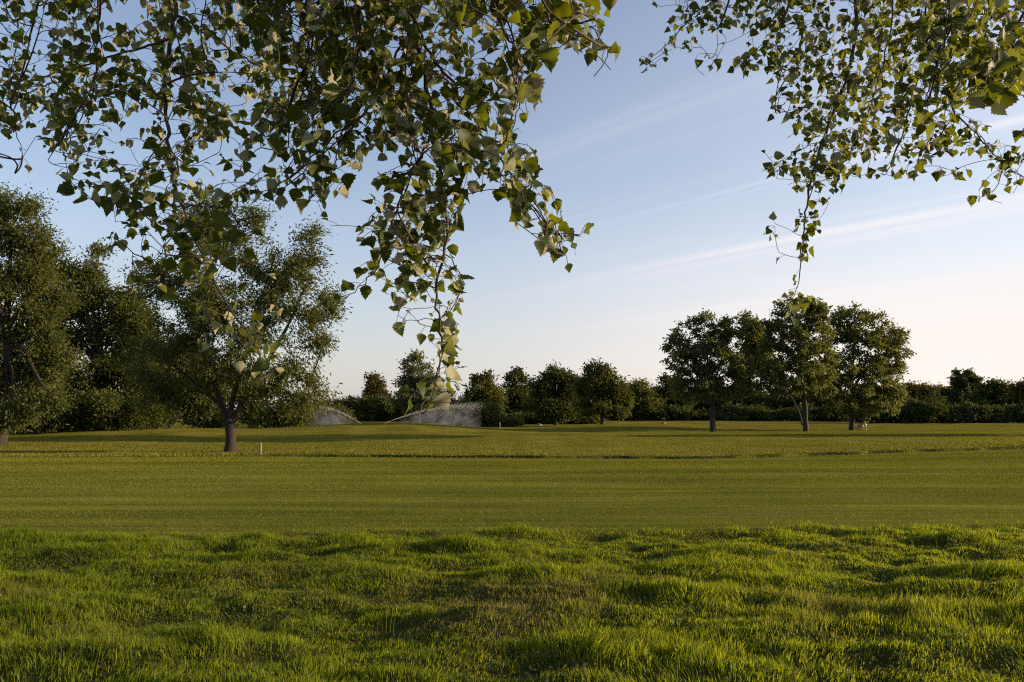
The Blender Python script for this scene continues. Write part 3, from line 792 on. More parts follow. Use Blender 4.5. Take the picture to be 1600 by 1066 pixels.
def poplar_leaves(name, node, petv, size, mat, parent, off, petm):
    """node: attachment points; petv: petiole vectors; builds real-shaped leaves hanging from them"""
    n = len(node)
    base = node + petv
    # blade direction: mostly downwards from the petiole end, loosely following it
    pd = petv / (np.linalg.norm(petv, axis=1, keepdims=True) + 1e-9)
    d = pd * .7 + np.array([0, 0, -.75]) + rng.normal(0, .42, (n, 3))
    d /= np.linalg.norm(d, axis=1, keepdims=True)
    # blade normal: random around the hanging axis, upper side more often towards the light and up
    r = rng.normal(0, .8, (n, 3)) + np.array([.15, -.25, .45])
    s = np.cross(d, r); s /= np.linalg.norm(s, axis=1, keepdims=True) + 1e-9
    nn = np.cross(s, d)
    flip = np.where((nn * r).sum(1) < 0, -1.0, 1.0)[:, None]
    s = s * flip; nn = np.cross(s, d)
    T = LEAF_T[None, :] * np.ones((n, 1))
    wid = rng.uniform(.78, 1.12, n)[:, None]
    W = LEAF_W[None] * wid
    fold = rng.uniform(-.15, .75, n)[:, None]; curl = rng.normal(-.16, .24, n)[:, None]; wav = rng.normal(0, .12, (n, 1))
    Z = np.abs(W) * fold + curl * T ** 2 + wav * np.sin(T * 9 + np.sign(W) * 1.5) * np.abs(W) * 2
    L = size[:, None]
    V = base[:, None] + d[:, None] * (T * L)[..., None] + s[:, None] * (W * L)[..., None] + nn[:, None] * (Z * L)[..., None]
    f4 = (np.arange(n)[:, None, None] * NV + LEAF_Q[None]).reshape(-1, 4)
    f3 = (np.arange(n)[:, None, None] * NV + LEAF_TRI[None]).reshape(-1, 3)
    tint = np.repeat(np.clip(rng.normal(.42, .22, n), 0, 1), NV)
    VV = V.reshape(-1, 3)
    # petioles: slim flat ribbons with a little depth (two crossed strips)
    pw = .0011
    a = np.cross(pd, np.array([0, 0, 1.0])); a /= np.linalg.norm(a, axis=1, keepdims=True) + 1e-9
    b = np.cross(pd, a)
    mid = node + petv * .5 + np.array([0, 0, .1]) * np.linalg.norm(petv, axis=1, keepdims=True)
    ang = [0, TAU / 3, 2 * TAU / 3]
    ring = lambda c: np.stack([c + pw * (math.cos(q) * a + math.sin(q) * b) for q in ang], 1)
    PV = np.concatenate([ring(node), ring(mid), ring(base)], 1).reshape(-1, 3)
    pf = []
    for k in range(2):
        for q in range(3):
            pf.append([k * 3 + q, k * 3 + (q + 1) % 3, k * 3 + 3 + (q + 1) % 3, k * 3 + 3 + q])
    PF = (np.arange(n)[:, None, None] * 9 + np.array(pf)[None]).reshape(-1, 4) + len(VV)
    allV = np.concatenate([VV, PV]) - off
    att = np.concatenate([tint, np.full(len(PV), .6)])
    midx = np.concatenate([np.zeros(len(f4)), np.ones(len(PF)), np.zeros(len(f3))])
    return mesh_obj(name, allV, [np.concatenate([f4, PF]), f3], None, parent, {'tint': att}, smooth=True, mats=[mat, petm], midx=midx)


GRID_L = """
646745678889999988667773
527766677989999875248835
668877678999998885634102
678656668588898987643000
556554676378888988732000
446615665247754888751000
112245652324441676555000
002465553532311675126300
000045676000404665004600
000034577110003654000540
000003466110002665000010
000001344220012354000000
000000223220000225000000
000000111440000024000000
000000000240000014000000
000000000000000043000000
000000000000000000000000
"""
GRID_R = """
156678779999878
252336778899877
203254799988787
000004799986774
000004698965720
000001688745642
000024774344415
000001740000022
000003400000000
000002300000000
000001300000000
000001300000000
000001100000000
"""


def grid(txt, x0):
    g = np.array([[int(c) for c in r] for r in txt.strip().split('\n')], float)
    return g, x0


def dens_at(g, x0, px, py):
    ix = np.floor((px - x0) / 40).astype(int); iy = np.floor(np.maximum(py, 0) / 40).astype(int)
    ok = (ix >= 0) & (ix < g.shape[1]) & (iy < g.shape[0])
    v = np.zeros_like(px)
    v[ok] = g[np.clip(iy, 0, g.shape[0] - 1), np.clip(ix, 0, g.shape[1] - 1)][ok]
    # foliage simply goes on past the edges of the picture
    v[(px < x0) & (x0 == 0)] = 4
    v[(px > 1600)] = 4
    return v


def overhang(name, label, trunk_xy, bough_pts, limbs, gtxt, x0, shift, amount, lsize, seed):
    """limbs: list of (depths, [(px,py)...], r0, r1, parent limb index or -1)"""
    global rng
    keep = rng; rng = np.random.default_rng(seed)
    g, gx0 = grid(gtxt, x0)
    tx, ty = trunk_xy
    base = np.array([tx, ty, Hs(tx, ty)])
    root = thing(name, base, label, 'tree')
    # trunk and boughs (behind and above the viewer)
    sk = Skel()
    tp = [base + np.array([rng.normal(0, .04), rng.normal(0, .04), z]) for z in (-.2, .3, 1.2, 2.4, 3.6, 5.0, 6.5, 8.5)]
    tr = [.36, .29, .25, .235, .215, .18, .13, .05]
    tids = sk.chain(tp, -1, tr, 'trunk')
    LM = []
    for li, (dep, pts, r0, r1, par) in enumerate(limbs):
        n = len(pts)
        dd = np.interp(np.linspace(0, 1, n), np.linspace(0, 1, len(dep)), dep)
        W = np.array([P(q[0], q[1], d) for q, d in zip(pts, dd)])
        m = (n - 1) * 4 + 1
        tt = np.linspace(0, n - 1, m)
        W2 = np.stack([np.interp(tt, np.arange(n), W[:, k]) for k in range(3)], 1)
        for _ in range(3):
            W2[1:-1] = .25 * W2[:-2] + .5 * W2[1:-1] + .25 * W2[2:]
        W2[1:-1] += rng.normal(0, .004, (m - 2, 3))
        rr = np.interp(np.linspace(0, 1, m), [0, 1], [r0, r1])
        LM.append((W2, rr, par))
    # boughs join the trunk to every top limb
    bid = []
    for bp in bough_pts:
        B = np.array([tp[bp[0]]] + [np.array(q, float) for q in bp[1]])
        tt = np.linspace(0, len(B) - 1, (len(B) - 1) * 4 + 1)
        B2 = np.stack([np.interp(tt, np.arange(len(B)), B[:, k]) for k in range(3)], 1)
        for _ in range(2): B2[1:-1] = .25 * B2[:-2] + .5 * B2[1:-1] + .25 * B2[2:]
        bid.append(sk.chain(B2[1:], tids[bp[0]], np.linspace(.10, .028, len(B2) - 1), 'bough'))
    R = [(np.array(tp), np.array(tr))]
    tubes_obj('trunk', R, M_BARK, root, 14, base)
    for b in bid:
        pp = np.array([sk.p[sk.par[b[0]]]] + [sk.p[k] for k in b]); rr = np.linspace(.11, .026, len(pp))
        tubes_obj('bough', [(pp, rr)], M_BARK, root, 9, base)
    bpos = np.array([sk.p[k] for b in bid for k in b])
    # one skeleton per hanging branch (a top limb and its side limbs)
    groups = []
    gi = {}
    for li, (W2, rr, par) in enumerate(LM):
        if par < 0:
            s = Skel()
            a = bpos[np.argmin(np.linalg.norm(bpos - (W2[0] + [0, -.8, .5]), axis=1))]
            t = np.linspace(0, 1, 9)[:-1, None]
            c = (a + W2[0]) / 2 + np.array([0, 0, .35])
            lead = (1 - t) ** 2 * a + 2 * t * (1 - t) * c + t * t * W2[0]
            pts = np.concatenate([lead, W2]); r2 = np.concatenate([np.linspace(rr[0] * 1.3, rr[0] * 1.02, 8), rr])
            s.chain(pts, -1, r2, 'branch')
            s.lead = 3
            gi[li] = len(groups); groups.append(s)
        else:
            gi[li] = gi[par]; s = groups[gi[li]]
            p0 = s.nearest(W2[0], 0)
            W2 = W2 + (s.p[p0] - W2[0]) * np.linspace(1, 0, len(W2))[:, None] ** 2
            s.chain(W2[1:], p0, rr[1:], 'branch')
    allp = np.concatenate([np.array(s.p) for s in groups]); own = np.concatenate([np.full(len(s.p), k) for k, s in enumerate(groups)])
    apx, apy = to_px(allp)
    okd = allp[:, 1] > 1.2
    apx[~okd] = 1e6
    # twig tips drawn from the density of the foliage
    tips = []
    for iy in range(-11, g.shape[0]):
        for ix in range(g.shape[1] + (5 if gx0 else 0)) if gx0 else range(-5, g.shape[1]):
            cx, cy = gx0 + ix * 40, iy * 40
            v = dens_at(g, gx0, np.array([cx + 20.]), np.array([cy + 20.]))[0]
            if cx >= 1600 and cy > 260: v = 0
            if cx < 0 and cy > 230: v = 0
            c = min(v / 11.2, .8)
            n = -math.log(1 - c) * amount * (1 if iy >= -2 else .32)
            for _ in range(rng.poisson(n)):
                tips.append((cx + rng.uniform(0, 40) , cy + rng.uniform(0, 40)))
    rng.shuffle(tips)
    cand = []
    for px, py in tips:
        # branch that is nearest in the view, not from below
        dx, dy = px - apx, py - apy
        c = np.hypot(dx, dy) + 1.3 * np.maximum(0, -dy)
        k = int(np.argmin(c + rng.normal(0, 12, len(c))))
        cand.append((c[k], px, py, k))
    cand.sort()
    for c, px, py, k in cand:
        s = groups[own[k]]
        q = P(px, py, max(1.7, allp[k, 1] + rng.normal(0, .22) + rng.normal(0, .0016) * c))
        i0 = s.nearest(q, 1.2, s.lead)
        a = s.p[i0]; L = np.linalg.norm(q - a)
        if L > .9 and rng.uniform() < .25: continue
        ns = max(3, int(L / .03))
        t0 = s.p[i0] - s.p[s.par[i0]]; t0 = t0 / (np.linalg.norm(t0) + 1e-9)
        cc = a + t0 * .2 * L + (q - a) * .3 + np.array([0, 0, .06 * L]) + rng.normal(0, .05 * L, 3)
        t = np.linspace(0, 1, ns + 1)[1:, None]
        pts = (1 - t) ** 2 * a + 2 * t * (1 - t) * cc + t * t * q
        s.chain(pts, i0)
    total = 0
    for s in groups:
        R = s.radii(.0013, .45)
        R = np.minimum(R, np.where(np.array(s.fix) > 0, np.array(s.fix), .006))
        ch = s.chains(R)
        b = tubes_obj('branch', [(p, r) for _, p, r, _i in ch], M_TWIG, root, 6, base)
        # leaves: along twigs, alternate, with long petioles
        nodes, pets = [], []
        pp = np.array(s.p)
        haskid = np.zeros(len(pp), bool)
        for i, pa in enumerate(s.par):
            if pa >= 0: haskid[pa] = True
        for i in range(s.lead, len(pp)):
            pa = s.par[i]
            if pa < 0: continue
            tipn = not haskid[i]
            if R[i] > .0052 and not tipn: continue
            prob = 1.0 if tipn else (.75 if s.fix[i] > 0 and R[i] < .0036 else .42 if R[i] < .0024 else .16)
            for rep in range(3 if tipn else 1):
                if rng.uniform() > prob: continue
                d = pp[i] - pp[pa]; d = d / (np.linalg.norm(d) + 1e-9)
                v = rng.normal(0, .7, 3) + d * .5 + np.array([0, 0, -.25])
                v = v / np.linalg.norm(v) * rng.uniform(.025, .052)
                nodes.append(pp[i]); pets.append(v)
        nodes = np.array(nodes); pets = np.array(pets)
        px, py = to_px(nodes + pets + np.array([0, 0, -.025]))
        dn = dens_at(g, gx0, px, py)
        ok = (dn > 0) & (rng.uniform(0, 9, len(px)) < dn + 3.5) | (py < -20)
        nodes, pets = nodes[ok], pets[ok]
        size = lsize * np.clip(rng.normal(1, .27, len(nodes)), .42, 1.6)
        total += len(nodes)
        poplar_leaves('leaves', nodes, pets, size, M_POP, b, np.array(base), M_TWIG)
    print(name, 'leaves', total, 'branches', len(groups))
    rng = keep
    return root


LIMBS_L = [
 ([3.5, 3.5, 3.3, 3.1], [(262, -60), (276, 10), (268, 60), (257, 110), (256, 160), (264, 210), (268, 255), (276, 300), (290, 335), (310, 385), (328, 430), (350, 470), (380, 510), (405, 545), (412, 585)], .011, .0018, -1),
 ([3.5, 3.7], [(280, 22), (320, 45), (360, 75), (390, 95), (430, 115), (470, 125)], .006, .002, 0),
 ([3.5, 3.8, 3.9], [(270, 62), (225, 75), (170, 90), (110, 108), (60, 120), (10, 145)], .0065, .002, 0),
 ([3.05, 2.8], [(266, 228), (300, 255), (330, 285), (355, 310), (368, 340), (385, 380)], .004, .0015, 0),
 ([3.0, 3.1], [(276, 295), (250, 310), (225, 305), (190, 295), (130, 290)], .003, .0012, 0),
 ([3.0, 3.1], [(300, 360), (260, 395), (235, 420), (205, 430)], .003, .0012, 0),
 ([2.9, 2.9, 2.7, 2.6], [(646, -60), (648, 40), (655, 85), (665, 120), (672, 165), (668, 190), (680, 230), (695, 300), (700, 360), (690, 410), (678, 450), (685, 490), (690, 530), (688, 560), (680, 600), (668, 640)], .0105, .0017, -1),
 ([2.9, 2.7, 2.5], [(650, 45), (668, 75), (690, 105), (715, 140), (740, 190), (765, 225), (785, 250), (815, 290), (845, 330), (865, 360), (884, 398)], .006, .0016, 6),
 ([2.9, 3.1], [(648, 42), (620, 80), (605, 115), (590, 150), (560, 185), (540, 215), (525, 250), (516, 280), (496, 316)], .0055, .0016, 6),
 ([2.8, 2.9], [(672, 190), (655, 230), (640, 262), (616, 328), (605, 375), (595, 400), (575, 435), (548, 462), (520, 478)], .0045, .0014, 6),
 ([2.8, 2.9], [(690, 410), (725, 440), (712, 480), (690, 500), (640, 503), (622, 492)], .0022, .0011, 6),
 ([2.9, 2.9], [(540, 150), (500, 200), (465, 250), (445, 275), (418, 303), (395, 290)], .004, .0014, 8),
 ([3.0, 3.2], [(470, -60), (480, 10), (500, 60), (490, 120), (460, 170), (430, 215)], .007, .0018, -1),
 ([2.9, 3.0], [(560, -60), (565, 20), (560, 80), (540, 130), (500, 160)], .006, .0018, -1),
 ([3.6, 3.7], [(70, -60), (60, 10), (45, 70), (30, 130), (20, 190), (35, 240)], .006, .0016, -1),
 ([3.5, 3.4], [(150, -60), (150, 20), (160, 70), (150, 130), (110, 190), (75, 250)], .006, .0016, -1),
 ([2.4, 2.3], [(770, -60), (775, 25), (790, 55), (805, 70), (812, 100), (812, 150), (808, 190), (788, 222)], .005, .0012, -1),
 ([2.3, 2.2], [(840, -60), (848, 10), (866, 38), (890, 48), (925, 42), (940, 72)], .005, .0014, -1),
]
overhang('poplar_tree', 'poplar reaching down over the left with long dangling leafy branches in front of the willow', (-3.4, -3.0),
         [(4, [(-2.9, -1.0, 4.7), (-1.9, 1.2, 4.9), (-1.2, 2.6, 4.3)]), (3, [(-3.6, -.6, 4.4), (-3.2, 1.6, 4.7), (-2.6, 3.0, 4.3)]), (5, [(-1.8, -1.2, 5.2), (-.6, .8, 5.0), (-.1, 2.0, 4.2)])],
         LIMBS_L, GRID_L, 0, 0, 8.5, .044, 101)

LIMBS_R = [
 ([4.8, 4.8, 4.9], [(1335, -60), (1338, 60), (1322, 130), (1300, 180), (1285, 220), (1272, 260), (1262, 310), (1258, 340), (1255, 380), (1250, 420), (1245, 455), (1232, 482)], .012, .0016, -1),
 ([4.9, 5.0], [(1180, -60), (1112, 5), (1085, 20), (1060, 52), (1030, 80), (1012, 95)], .006, .0014, -1),
 ([4.9, 4.9], [(1122, 0), (1124, 40), (1122, 70), (1114, 98)], .0025, .0011, 1),
 ([4.7, 4.8], [(1256, -60), (1228, 20), (1216, 62), (1204, 82), (1168, 98)], .005, .0014, -1),
 ([4.7, 4.6], [(1228, 70), (1222, 120), (1218, 150), (1214, 178)], .0025, .0011, 3),
 ([4.8, 4.9], [(1285, 222), (1250, 235), (1220, 255), (1190, 268)], .0025, .0011, 0),
 ([4.5, 4.6], [(1462, -60), (1452, 40), (1440, 110), (1420, 170), (1410, 215), (1395, 250), (1385, 272)], .008, .0016, -1),
 ([4.4, 4.5], [(1565, -60), (1540, 50), (1510, 110), (1480, 165), (1505, 190), (1545, 228), (1570, 262), (1555, 298), (1530, 313)], .008, .0013, -1),
 ([4.4, 4.5], [(1490, 180), (1460, 220), (1440, 255), (1425, 270)], .003, .0013, 7),
 ([2.9, 2.8], [(1660, -60), (1600, 20), (1572, 70), (1550, 100), (1528, 135)], .007, .0016, -1),
 ([5.1, 5.1], [(1400, -60), (1395, 30), (1380, 100), (1360, 170), (1340, 220)], .007, .0016, -1),
 ([3.0, 2.9], [(1500, -60), (1480, 30), (1470, 80), (1460, 120), (1445, 160)], .006, .0016, -1),
 ([4.6, 4.6], [(1650, 180), (1620, 225), (1596, 260), (1570, 275)], .003, .0012, -1),
]
overhang('poplar_tree', 'poplar hanging dense leafy sprays down into the upper right above the tall tree row', (5.2, -2.6),
         [(4, [(4.6, -.4, 4.9), (3.6, 1.8, 5.1), (2.6, 3.2, 4.9)]), (5, [(3.8, -.8, 5.4), (2.5, 1.6, 5.4), (1.4, 3.6, 5.0)]), (3, [(5.2, -.3, 4.2), (4.4, 1.6, 4.4), (3.2, 2.6, 4.2)])],
         LIMBS_R, GRID_R, 1000, 0, 10.0, .047, 202)
import bmesh
# ------------------------------------------------------------------ small things on the course
M_WHITE = plain_mat('weathered_white_paint', (.19, .17, .125), .6, .3)
M_WOOD = plain_mat('pale_wood', (.34, .25, .15), .8, .35)
M_STONE = plain_mat('white_stone', (.19, .18, .14), .85, .25)
M_TAN = plain_mat('tan_canvas', (.42, .26, .16), .75, .3)
M_PINK = plain_mat('faded_canvas', (.50, .36, .30), .75, .25)
M_RUBBER = plain_mat('rubber', (.03, .03, .03), .8, .3)
M_METAL = plain_mat('brushed_metal', (.45, .45, .45), .4, .2, metal=.8)


def post(px, Y, hgt, w, label, mat, name='marker_post'):
    x = P(px, 600, Y)[0]; b = np.array([x, Y, Hs(x, Y)])
    r = thing(name, b, label, 'post')
    m = MB(); m.box((0, 0, hgt * .5 - .06), (w, w, hgt + .12), w * .2); m.build('stake', mat, r)
    m = MB()
    q = w * .5
    m.add([(-q, -q, hgt), (q, -q, hgt), (q, q, hgt), (-q, q, hgt), (0, 0, hgt + w * .5)], [[0, 1, 4], [1, 2, 4], [2, 3, 4], [3, 0, 4]])
    m.box((0, 0, hgt - .012), (w * 1.12, w * 1.12, .02), w * .2)
    m.build('cap', mat, r)
    m = MB()
    ring = [(math.cos(a) * w * 1.5 * random.uniform(.8, 1.3), math.sin(a) * w * 1.2, -.01) for a in np.linspace(0, TAU, 13)[:-1]]
    m.add(ring + [(math.cos(a) * w * .7, math.sin(a) * w * .6, .045) for a in np.linspace(0, TAU, 13)[:-1]], [[i, (i + 1) % 12, 12 + (i + 1) % 12, 12 + i] for i in range(12)] + [list(range(12, 24))])
    m.build('footing', M_WOOD, r, smooth=True)
    return r


post(410, 29.6, .42, .072, 'small off white marker post on the lawn right of the willow trunk', M_WHITE)
post(781, 76, .55, .11, 'tiny pale post beside the low bushes at the right end of the water spray', M_STONE)


def boulder(px, Y, r, label, seed):
    x = P(px, 600, Y)[0]
    nu, nv = 14, 9
    V = []
    for j in range(nv):
        th = j / (nv - 1) * math.pi * .62
        for k in range(nu):
            ph = k / nu * TAU
            rr = r * (1 + .25 * (vnoise(np.array([ph * 1.3 + seed]), np.array([th * 2.0]), seed)[0] - .5))
            V.append((rr * 1.25 * math.sin(th) * math.cos(ph), rr * math.sin(th) * math.sin(ph), rr * .85 * math.cos(th) - r * .08))
    f = [[j * nu + k, j * nu + (k + 1) % nu, (j + 1) * nu + (k + 1) % nu, (j + 1) * nu + k] for j in range(nv - 1) for k in range(nu)]
    o = mesh_obj('boulder', np.array(V), np.array(f), M_STONE, smooth=True)
    o.location = (x, Y, Hs(x, Y))
    return tag(o, label, 'boulder', 'pale boulders at the foot of the tree line')


boulder(1036, 96, .24, 'whitish boulder left of the first tall trunk', 3)
boulder(842, 88, .30, 'whitish boulder left of the broad domed tree', 5)


def golf_trolley(px, Y):
    x = P(px, 600, Y)[0]; b = np.array([x, Y, Hs(x, Y)])
    r = thing('golf_trolley', b, 'small tan and pink golf trolley parked at the foot of the third tall trunk', 'golf trolley')
    a = np.array([-.28, 0, .22]); c = np.array([.30, 0, .52])
    ax = (c - a) / np.linalg.norm(c - a)
    m = MB(); m.tube([a, a + ax * .04, a + ax * .3, c - ax * .05, c], [.12, .14, .13, .145, .14], 12); m.build('bag', M_PINK, r, True)
    m = MB(); m.tube([c - ax * .10, c + ax * .02], [.153, .153], 12); m.build('bag_rim', M_TAN, r, True)
    m = MB(); m.box((.02, -.14, .30), (.26, .07, .20), .03); m.build('pocket', M_TAN, r)
    for s in (-1, 1):
        m = MB(); w = [(-.24 + .15 * math.cos(t), .26 * s, .15 + .15 * math.sin(t)) for t in np.linspace(0, TAU, 19)]
        m.tube(w, .022, 6, False); m.tube([(-.24, .24 * s, .15), (-.24, .28 * s, .15)], .035, 8)
        for t in np.linspace(0, TAU, 7)[:-1]: m.tube([(-.24, .26 * s, .15), (-.24 + .14 * math.cos(t), .26 * s, .15 + .14 * math.sin(t))], .006, 5)
        m.build('wheel', M_RUBBER, r, True)
    m = MB(); m.tube([(-.24, -.25, .15), (-.24, .25, .15)], .014, 6); m.tube([(-.24, 0, .15), (.45, 0, .48)], .016, 6)
    m.tube([(.42, 0, .47), (.40, 0, .03)], .016, 6); m.tube([(.36, 0, .02), (.46, 0, .02)], .03, 6); m.build('frame', M_METAL, r)
    m = MB(); m.tube([(.45, 0, .48), (.30, 0, .75), (.05, 0, .92), (-.12, 0, .95)], .016, 6); m.tube([(-.12, -.08, .95), (-.12, .08, .95)], .022, 6); m.build('handle', M_WHITE, r)
    for k in range(4):
        m = MB(); p0 = c + np.array([0, (k - 1.5) * .06, .0]); p1 = p0 + ax * (.22 + .05 * (k % 2)); m.tube([p0, p1], .007, 5)
        m.box(tuple(p1 + np.array([.01, 0, .02])), (.09, .05, .05), .012); m.build('golf_club', M_METAL, r)
    return r


golf_trolley(1343, 66)

# ------------------------------------------------------------------ sprinklers
M_WATER, nd, lk = new_mat('water_drops')
pb = N(nd, 'ShaderNodeBsdfPrincipled', Roughness=.25); pb.inputs['Base Color'].default_value = (.62, .62, .64, 1)
trl = N(nd, 'ShaderNodeBsdfTranslucent'); trl.inputs[0].default_value = (.5, .5, .52, 1)
msx = N(nd, 'ShaderNodeMixShader'); msx.inputs[0].default_value = .45
lk.new(pb.outputs[0], msx.inputs[1]); lk.new(trl.outputs[0], msx.inputs[2])
lk.new(msx.outputs[0], N(nd, 'ShaderNodeOutputMaterial').inputs[0])


M_MIST, nd, lk = new_mat('fine_mist')
tcm = N(nd, 'ShaderNodeTexCoord')
nzm = N(nd, 'ShaderNodeTexNoise', Scale=1.1, Detail=4.0, Roughness=.6); lk.new(tcm.outputs['Object'], nzm.inputs['Vector'])
mrm = N(nd, 'ShaderNodeMapRange'); mrm.interpolation_type = 'SMOOTHSTEP'
mrm.inputs[1].default_value = .32; mrm.inputs[2].default_value = .72; mrm.inputs[3].default_value = .03; mrm.inputs[4].default_value = .36
lk.new(nzm.outputs['Fac'], mrm.inputs[0])
pvm = N(nd, 'ShaderNodeVolumePrincipled'); pvm.inputs['Color'].default_value = (.86, .86, .88, 1); pvm.inputs['Anisotropy'].default_value = .3
lk.new(mrm.outputs[0], pvm.inputs['Density'])
lk.new(pvm.outputs[0], N(nd, 'ShaderNodeOutputMaterial').inputs['Volume'])


def streaks(c, v, L, w):
    n = len(c)
    d = v / (np.linalg.norm(v, axis=1, keepdims=True) + 1e-9)
    r = rng.normal(0, 1, (n, 3)); s = np.cross(d, r); s /= np.linalg.norm(s, axis=1, keepdims=True) + 1e-9
    t = np.cross(d, s)
    L = L[:, None]; w = w[:, None]
    V = np.stack([c - d * L / 2, c + s * w, c + t * w, c - s * w, c - t * w, c + d * L / 2], 1)
    f = np.array([[0, 2, 1], [0, 3, 2], [0, 4, 3], [0, 1, 4], [5, 1, 2], [5, 2, 3], [5, 3, 4], [5, 4, 1]])
    return V.reshape(-1, 3), (np.arange(n)[:, None, None] * 6 + f[None]).reshape(-1, 3)


def sprinkler(px, Y, sgn, rng_m, apex, label, njet, nmist, tpk=.90, wind=.0, yaw=.15, start=0.0):
    x = P(px, 600, Y)[0]; b = np.array([x, Y, Hs(x, Y)])
    r = thing('lawn_sprinkler', b, label, 'sprinkler', 'sprinklers watering the green behind the mound')
    m = MB(); m.tube([(0, 0, -.1), (0, 0, .30), (0, 0, .34)], [.05, .05, .035], 10)
    m.tube([(0, 0, .34), (sgn * .10, yaw * .1, .42), (sgn * .28, yaw * .28, .52)], [.035, .028, .018], 8); m.build('sprinkler_head', M_METAL, r, True)
    z0 = .5
    a = apex / (tpk * tpk)
    zt = lambda t: z0 + apex - a * (t - tpk) ** 2
    # the jet
    t = rng.uniform(0, 1, njet) ** .8
    sp = .02 + .34 * t ** 1.5
    c = np.stack([sgn * rng_m * t, yaw * rng_m * t, zt(t)], 1) + rng.normal(0, 1, (njet, 3)) * sp[:, None] * np.array([.8, 1, .55])
    v = np.stack([sgn * rng_m * np.ones(njet), yaw * rng_m * np.ones(njet), -2 * a * (t - tpk)], 1)
    # drops falling out of it, drifting a little
    u = .15 + .85 * rng.beta(1.9, 1.6, nmist) + rng.normal(0, .035, nmist)
    fall = rng.uniform(0, 1, nmist) ** .8
    zz = zt(u) * (1 - fall)
    c2 = np.stack([sgn * rng_m * (u + .03 * fall) + wind * fall, yaw * rng_m * u + rng.normal(0, .5, nmist), zz], 1) + rng.normal(0, .14, (nmist, 3))
    v2 = np.stack([sgn * np.full(nmist, .5), np.zeros(nmist), -np.ones(nmist) * (1 + 2 * fall)], 1) + rng.normal(0, .15, (nmist, 3))
    gust = fbm(c2[:, 0] * .9 + c2[:, 2] * .5, c2[:, 2] * 1.1, 301, 3)
    k = (c2[:, 2] > -.4) & (rng.uniform(.15, .75, nmist) < gust)
    c2, v2 = c2[k], v2[k]
    C = np.concatenate([c, c2]); Vv = np.concatenate([v, v2])
    L = np.concatenate([rng.uniform(.05, .16, njet), rng.uniform(.02, .07, len(c2))]); w = np.concatenate([rng.uniform(.003, .008, njet), rng.uniform(.0009, .0021, len(c2))])
    V, f = streaks(C, Vv, L, w)
    mesh_obj('water_spray', V, f, M_WATER, r)
    # the fine mist hanging under the jet: a closed lens-shaped body that thins to nothing at its rim
    us = np.linspace(.14, 1.02, 22)
    Vm, fm = [], []
    for q in us:
        e = math.sin(min(1, (q - .14) / .5) * math.pi / 2) * max(0.0, 1 - ((q - .45) / .575) ** 2) ** .8 + .01
        top, bot = zt(q) - .02, -.25
        for s_ in np.linspace(0, TAU, 13)[:-1]:
            Vm.append((sgn * rng_m * q + wind, yaw * rng_m * q + .75 * e * math.cos(s_), (top + bot) / 2 + (top - bot) / 2 * math.sin(s_) * (abs(math.sin(s_)) ** -.25 if abs(math.sin(s_)) > .05 else 1)))
    for a_ in range(len(us) - 1):
        for k_ in range(12):
            fm.append([a_ * 12 + k_, a_ * 12 + (k_ + 1) % 12, (a_ + 1) * 12 + (k_ + 1) % 12, (a_ + 1) * 12 + k_])
    caps = [list(range(12))[::-1], list(range((len(us) - 1) * 12, len(us) * 12))]
    mo = mesh_obj('mist', np.array(Vm), [np.array(fm), np.array(caps)], M_MIST, r)
    bm = bmesh.new(); bm.from_mesh(mo.data); bmesh.ops.recalc_face_normals(bm, faces=bm.faces); bm.to_mesh(mo.data); bm.free()
    return r


sprinkler(597, 74, 1, 9.0, 1.75, 'lawn sprinkler throwing a long water spray to the right behind the mound', 2600, 9000)
sprinkler(566, 74, -1, 5.2, 1.65, 'lawn sprinkler throwing a shorter water spray to the left behind the mound', 1500, 5000)
#sprinkler(283, 60, -1, 1.2, .6, 'small sprinkler jet catching the light left of the willow trunk', 260, 420)

# ------------------------------------------------------------------ light
SUN_AZ = math.radians(90)       # clockwise from the view direction
SUN_EL = math.radians(11.0)
sd = bpy.data.lights.new('sun', 'SUN'); sd.energy = 5.0; sd.angle = math.radians(.53); sd.color = (1.0, .78, .50)
so = bpy.data.objects.new('sun', sd); COL.objects.link(so)
dirv = Vector((math.sin(SUN_AZ) * math.cos(SUN_EL), math.cos(SUN_AZ) * math.cos(SUN_EL), math.sin(SUN_EL)))
so.rotation_euler = (-dirv).to_track_quat('-Z', 'Y').to_euler()
so.location = dirv * 60

W = bpy.data.worlds.new('World'); S.world = W; W.use_nodes = True
nd, lk = W.node_tree.nodes, W.node_tree.links
nd.clear()
sky = nd.new('ShaderNodeTexSky'); sky.sky_type = 'NISHITA'; sky.sun_disc = False
sky.sun_elevation = SUN_EL; sky.sun_rotation = SUN_AZ
sky.air_density = 1.0; sky.dust_density = 1.2; sky.ozone_density = 1.6; sky.altitude = 50
tc = nd.new('ShaderNodeTexCoord')
sep = nd.new('ShaderNodeSeparateXYZ'); lk.new(tc.outputs['Generated'], sep.inputs[0])


def MATH(op, a, b=None, c=None, clamp=False):
    n = nd.new('ShaderNodeMath'); n.operation = op; n.use_clamp = clamp
    for k, v in enumerate((a, b, c)):
        if v is None: continue
        if isinstance(v, (int, float)): n.inputs[k].default_value = v
        else: lk.new(v, n.inputs[k])
    return n.outputs[0]


def SM(v, a, b):
    n = nd.new('ShaderNodeMapRange'); n.interpolation_type = 'SMOOTHSTEP'
    lk.new(v, n.inputs[0]); n.inputs[1].default_value = a; n.inputs[2].default_value = b
    return n.outputs[0]


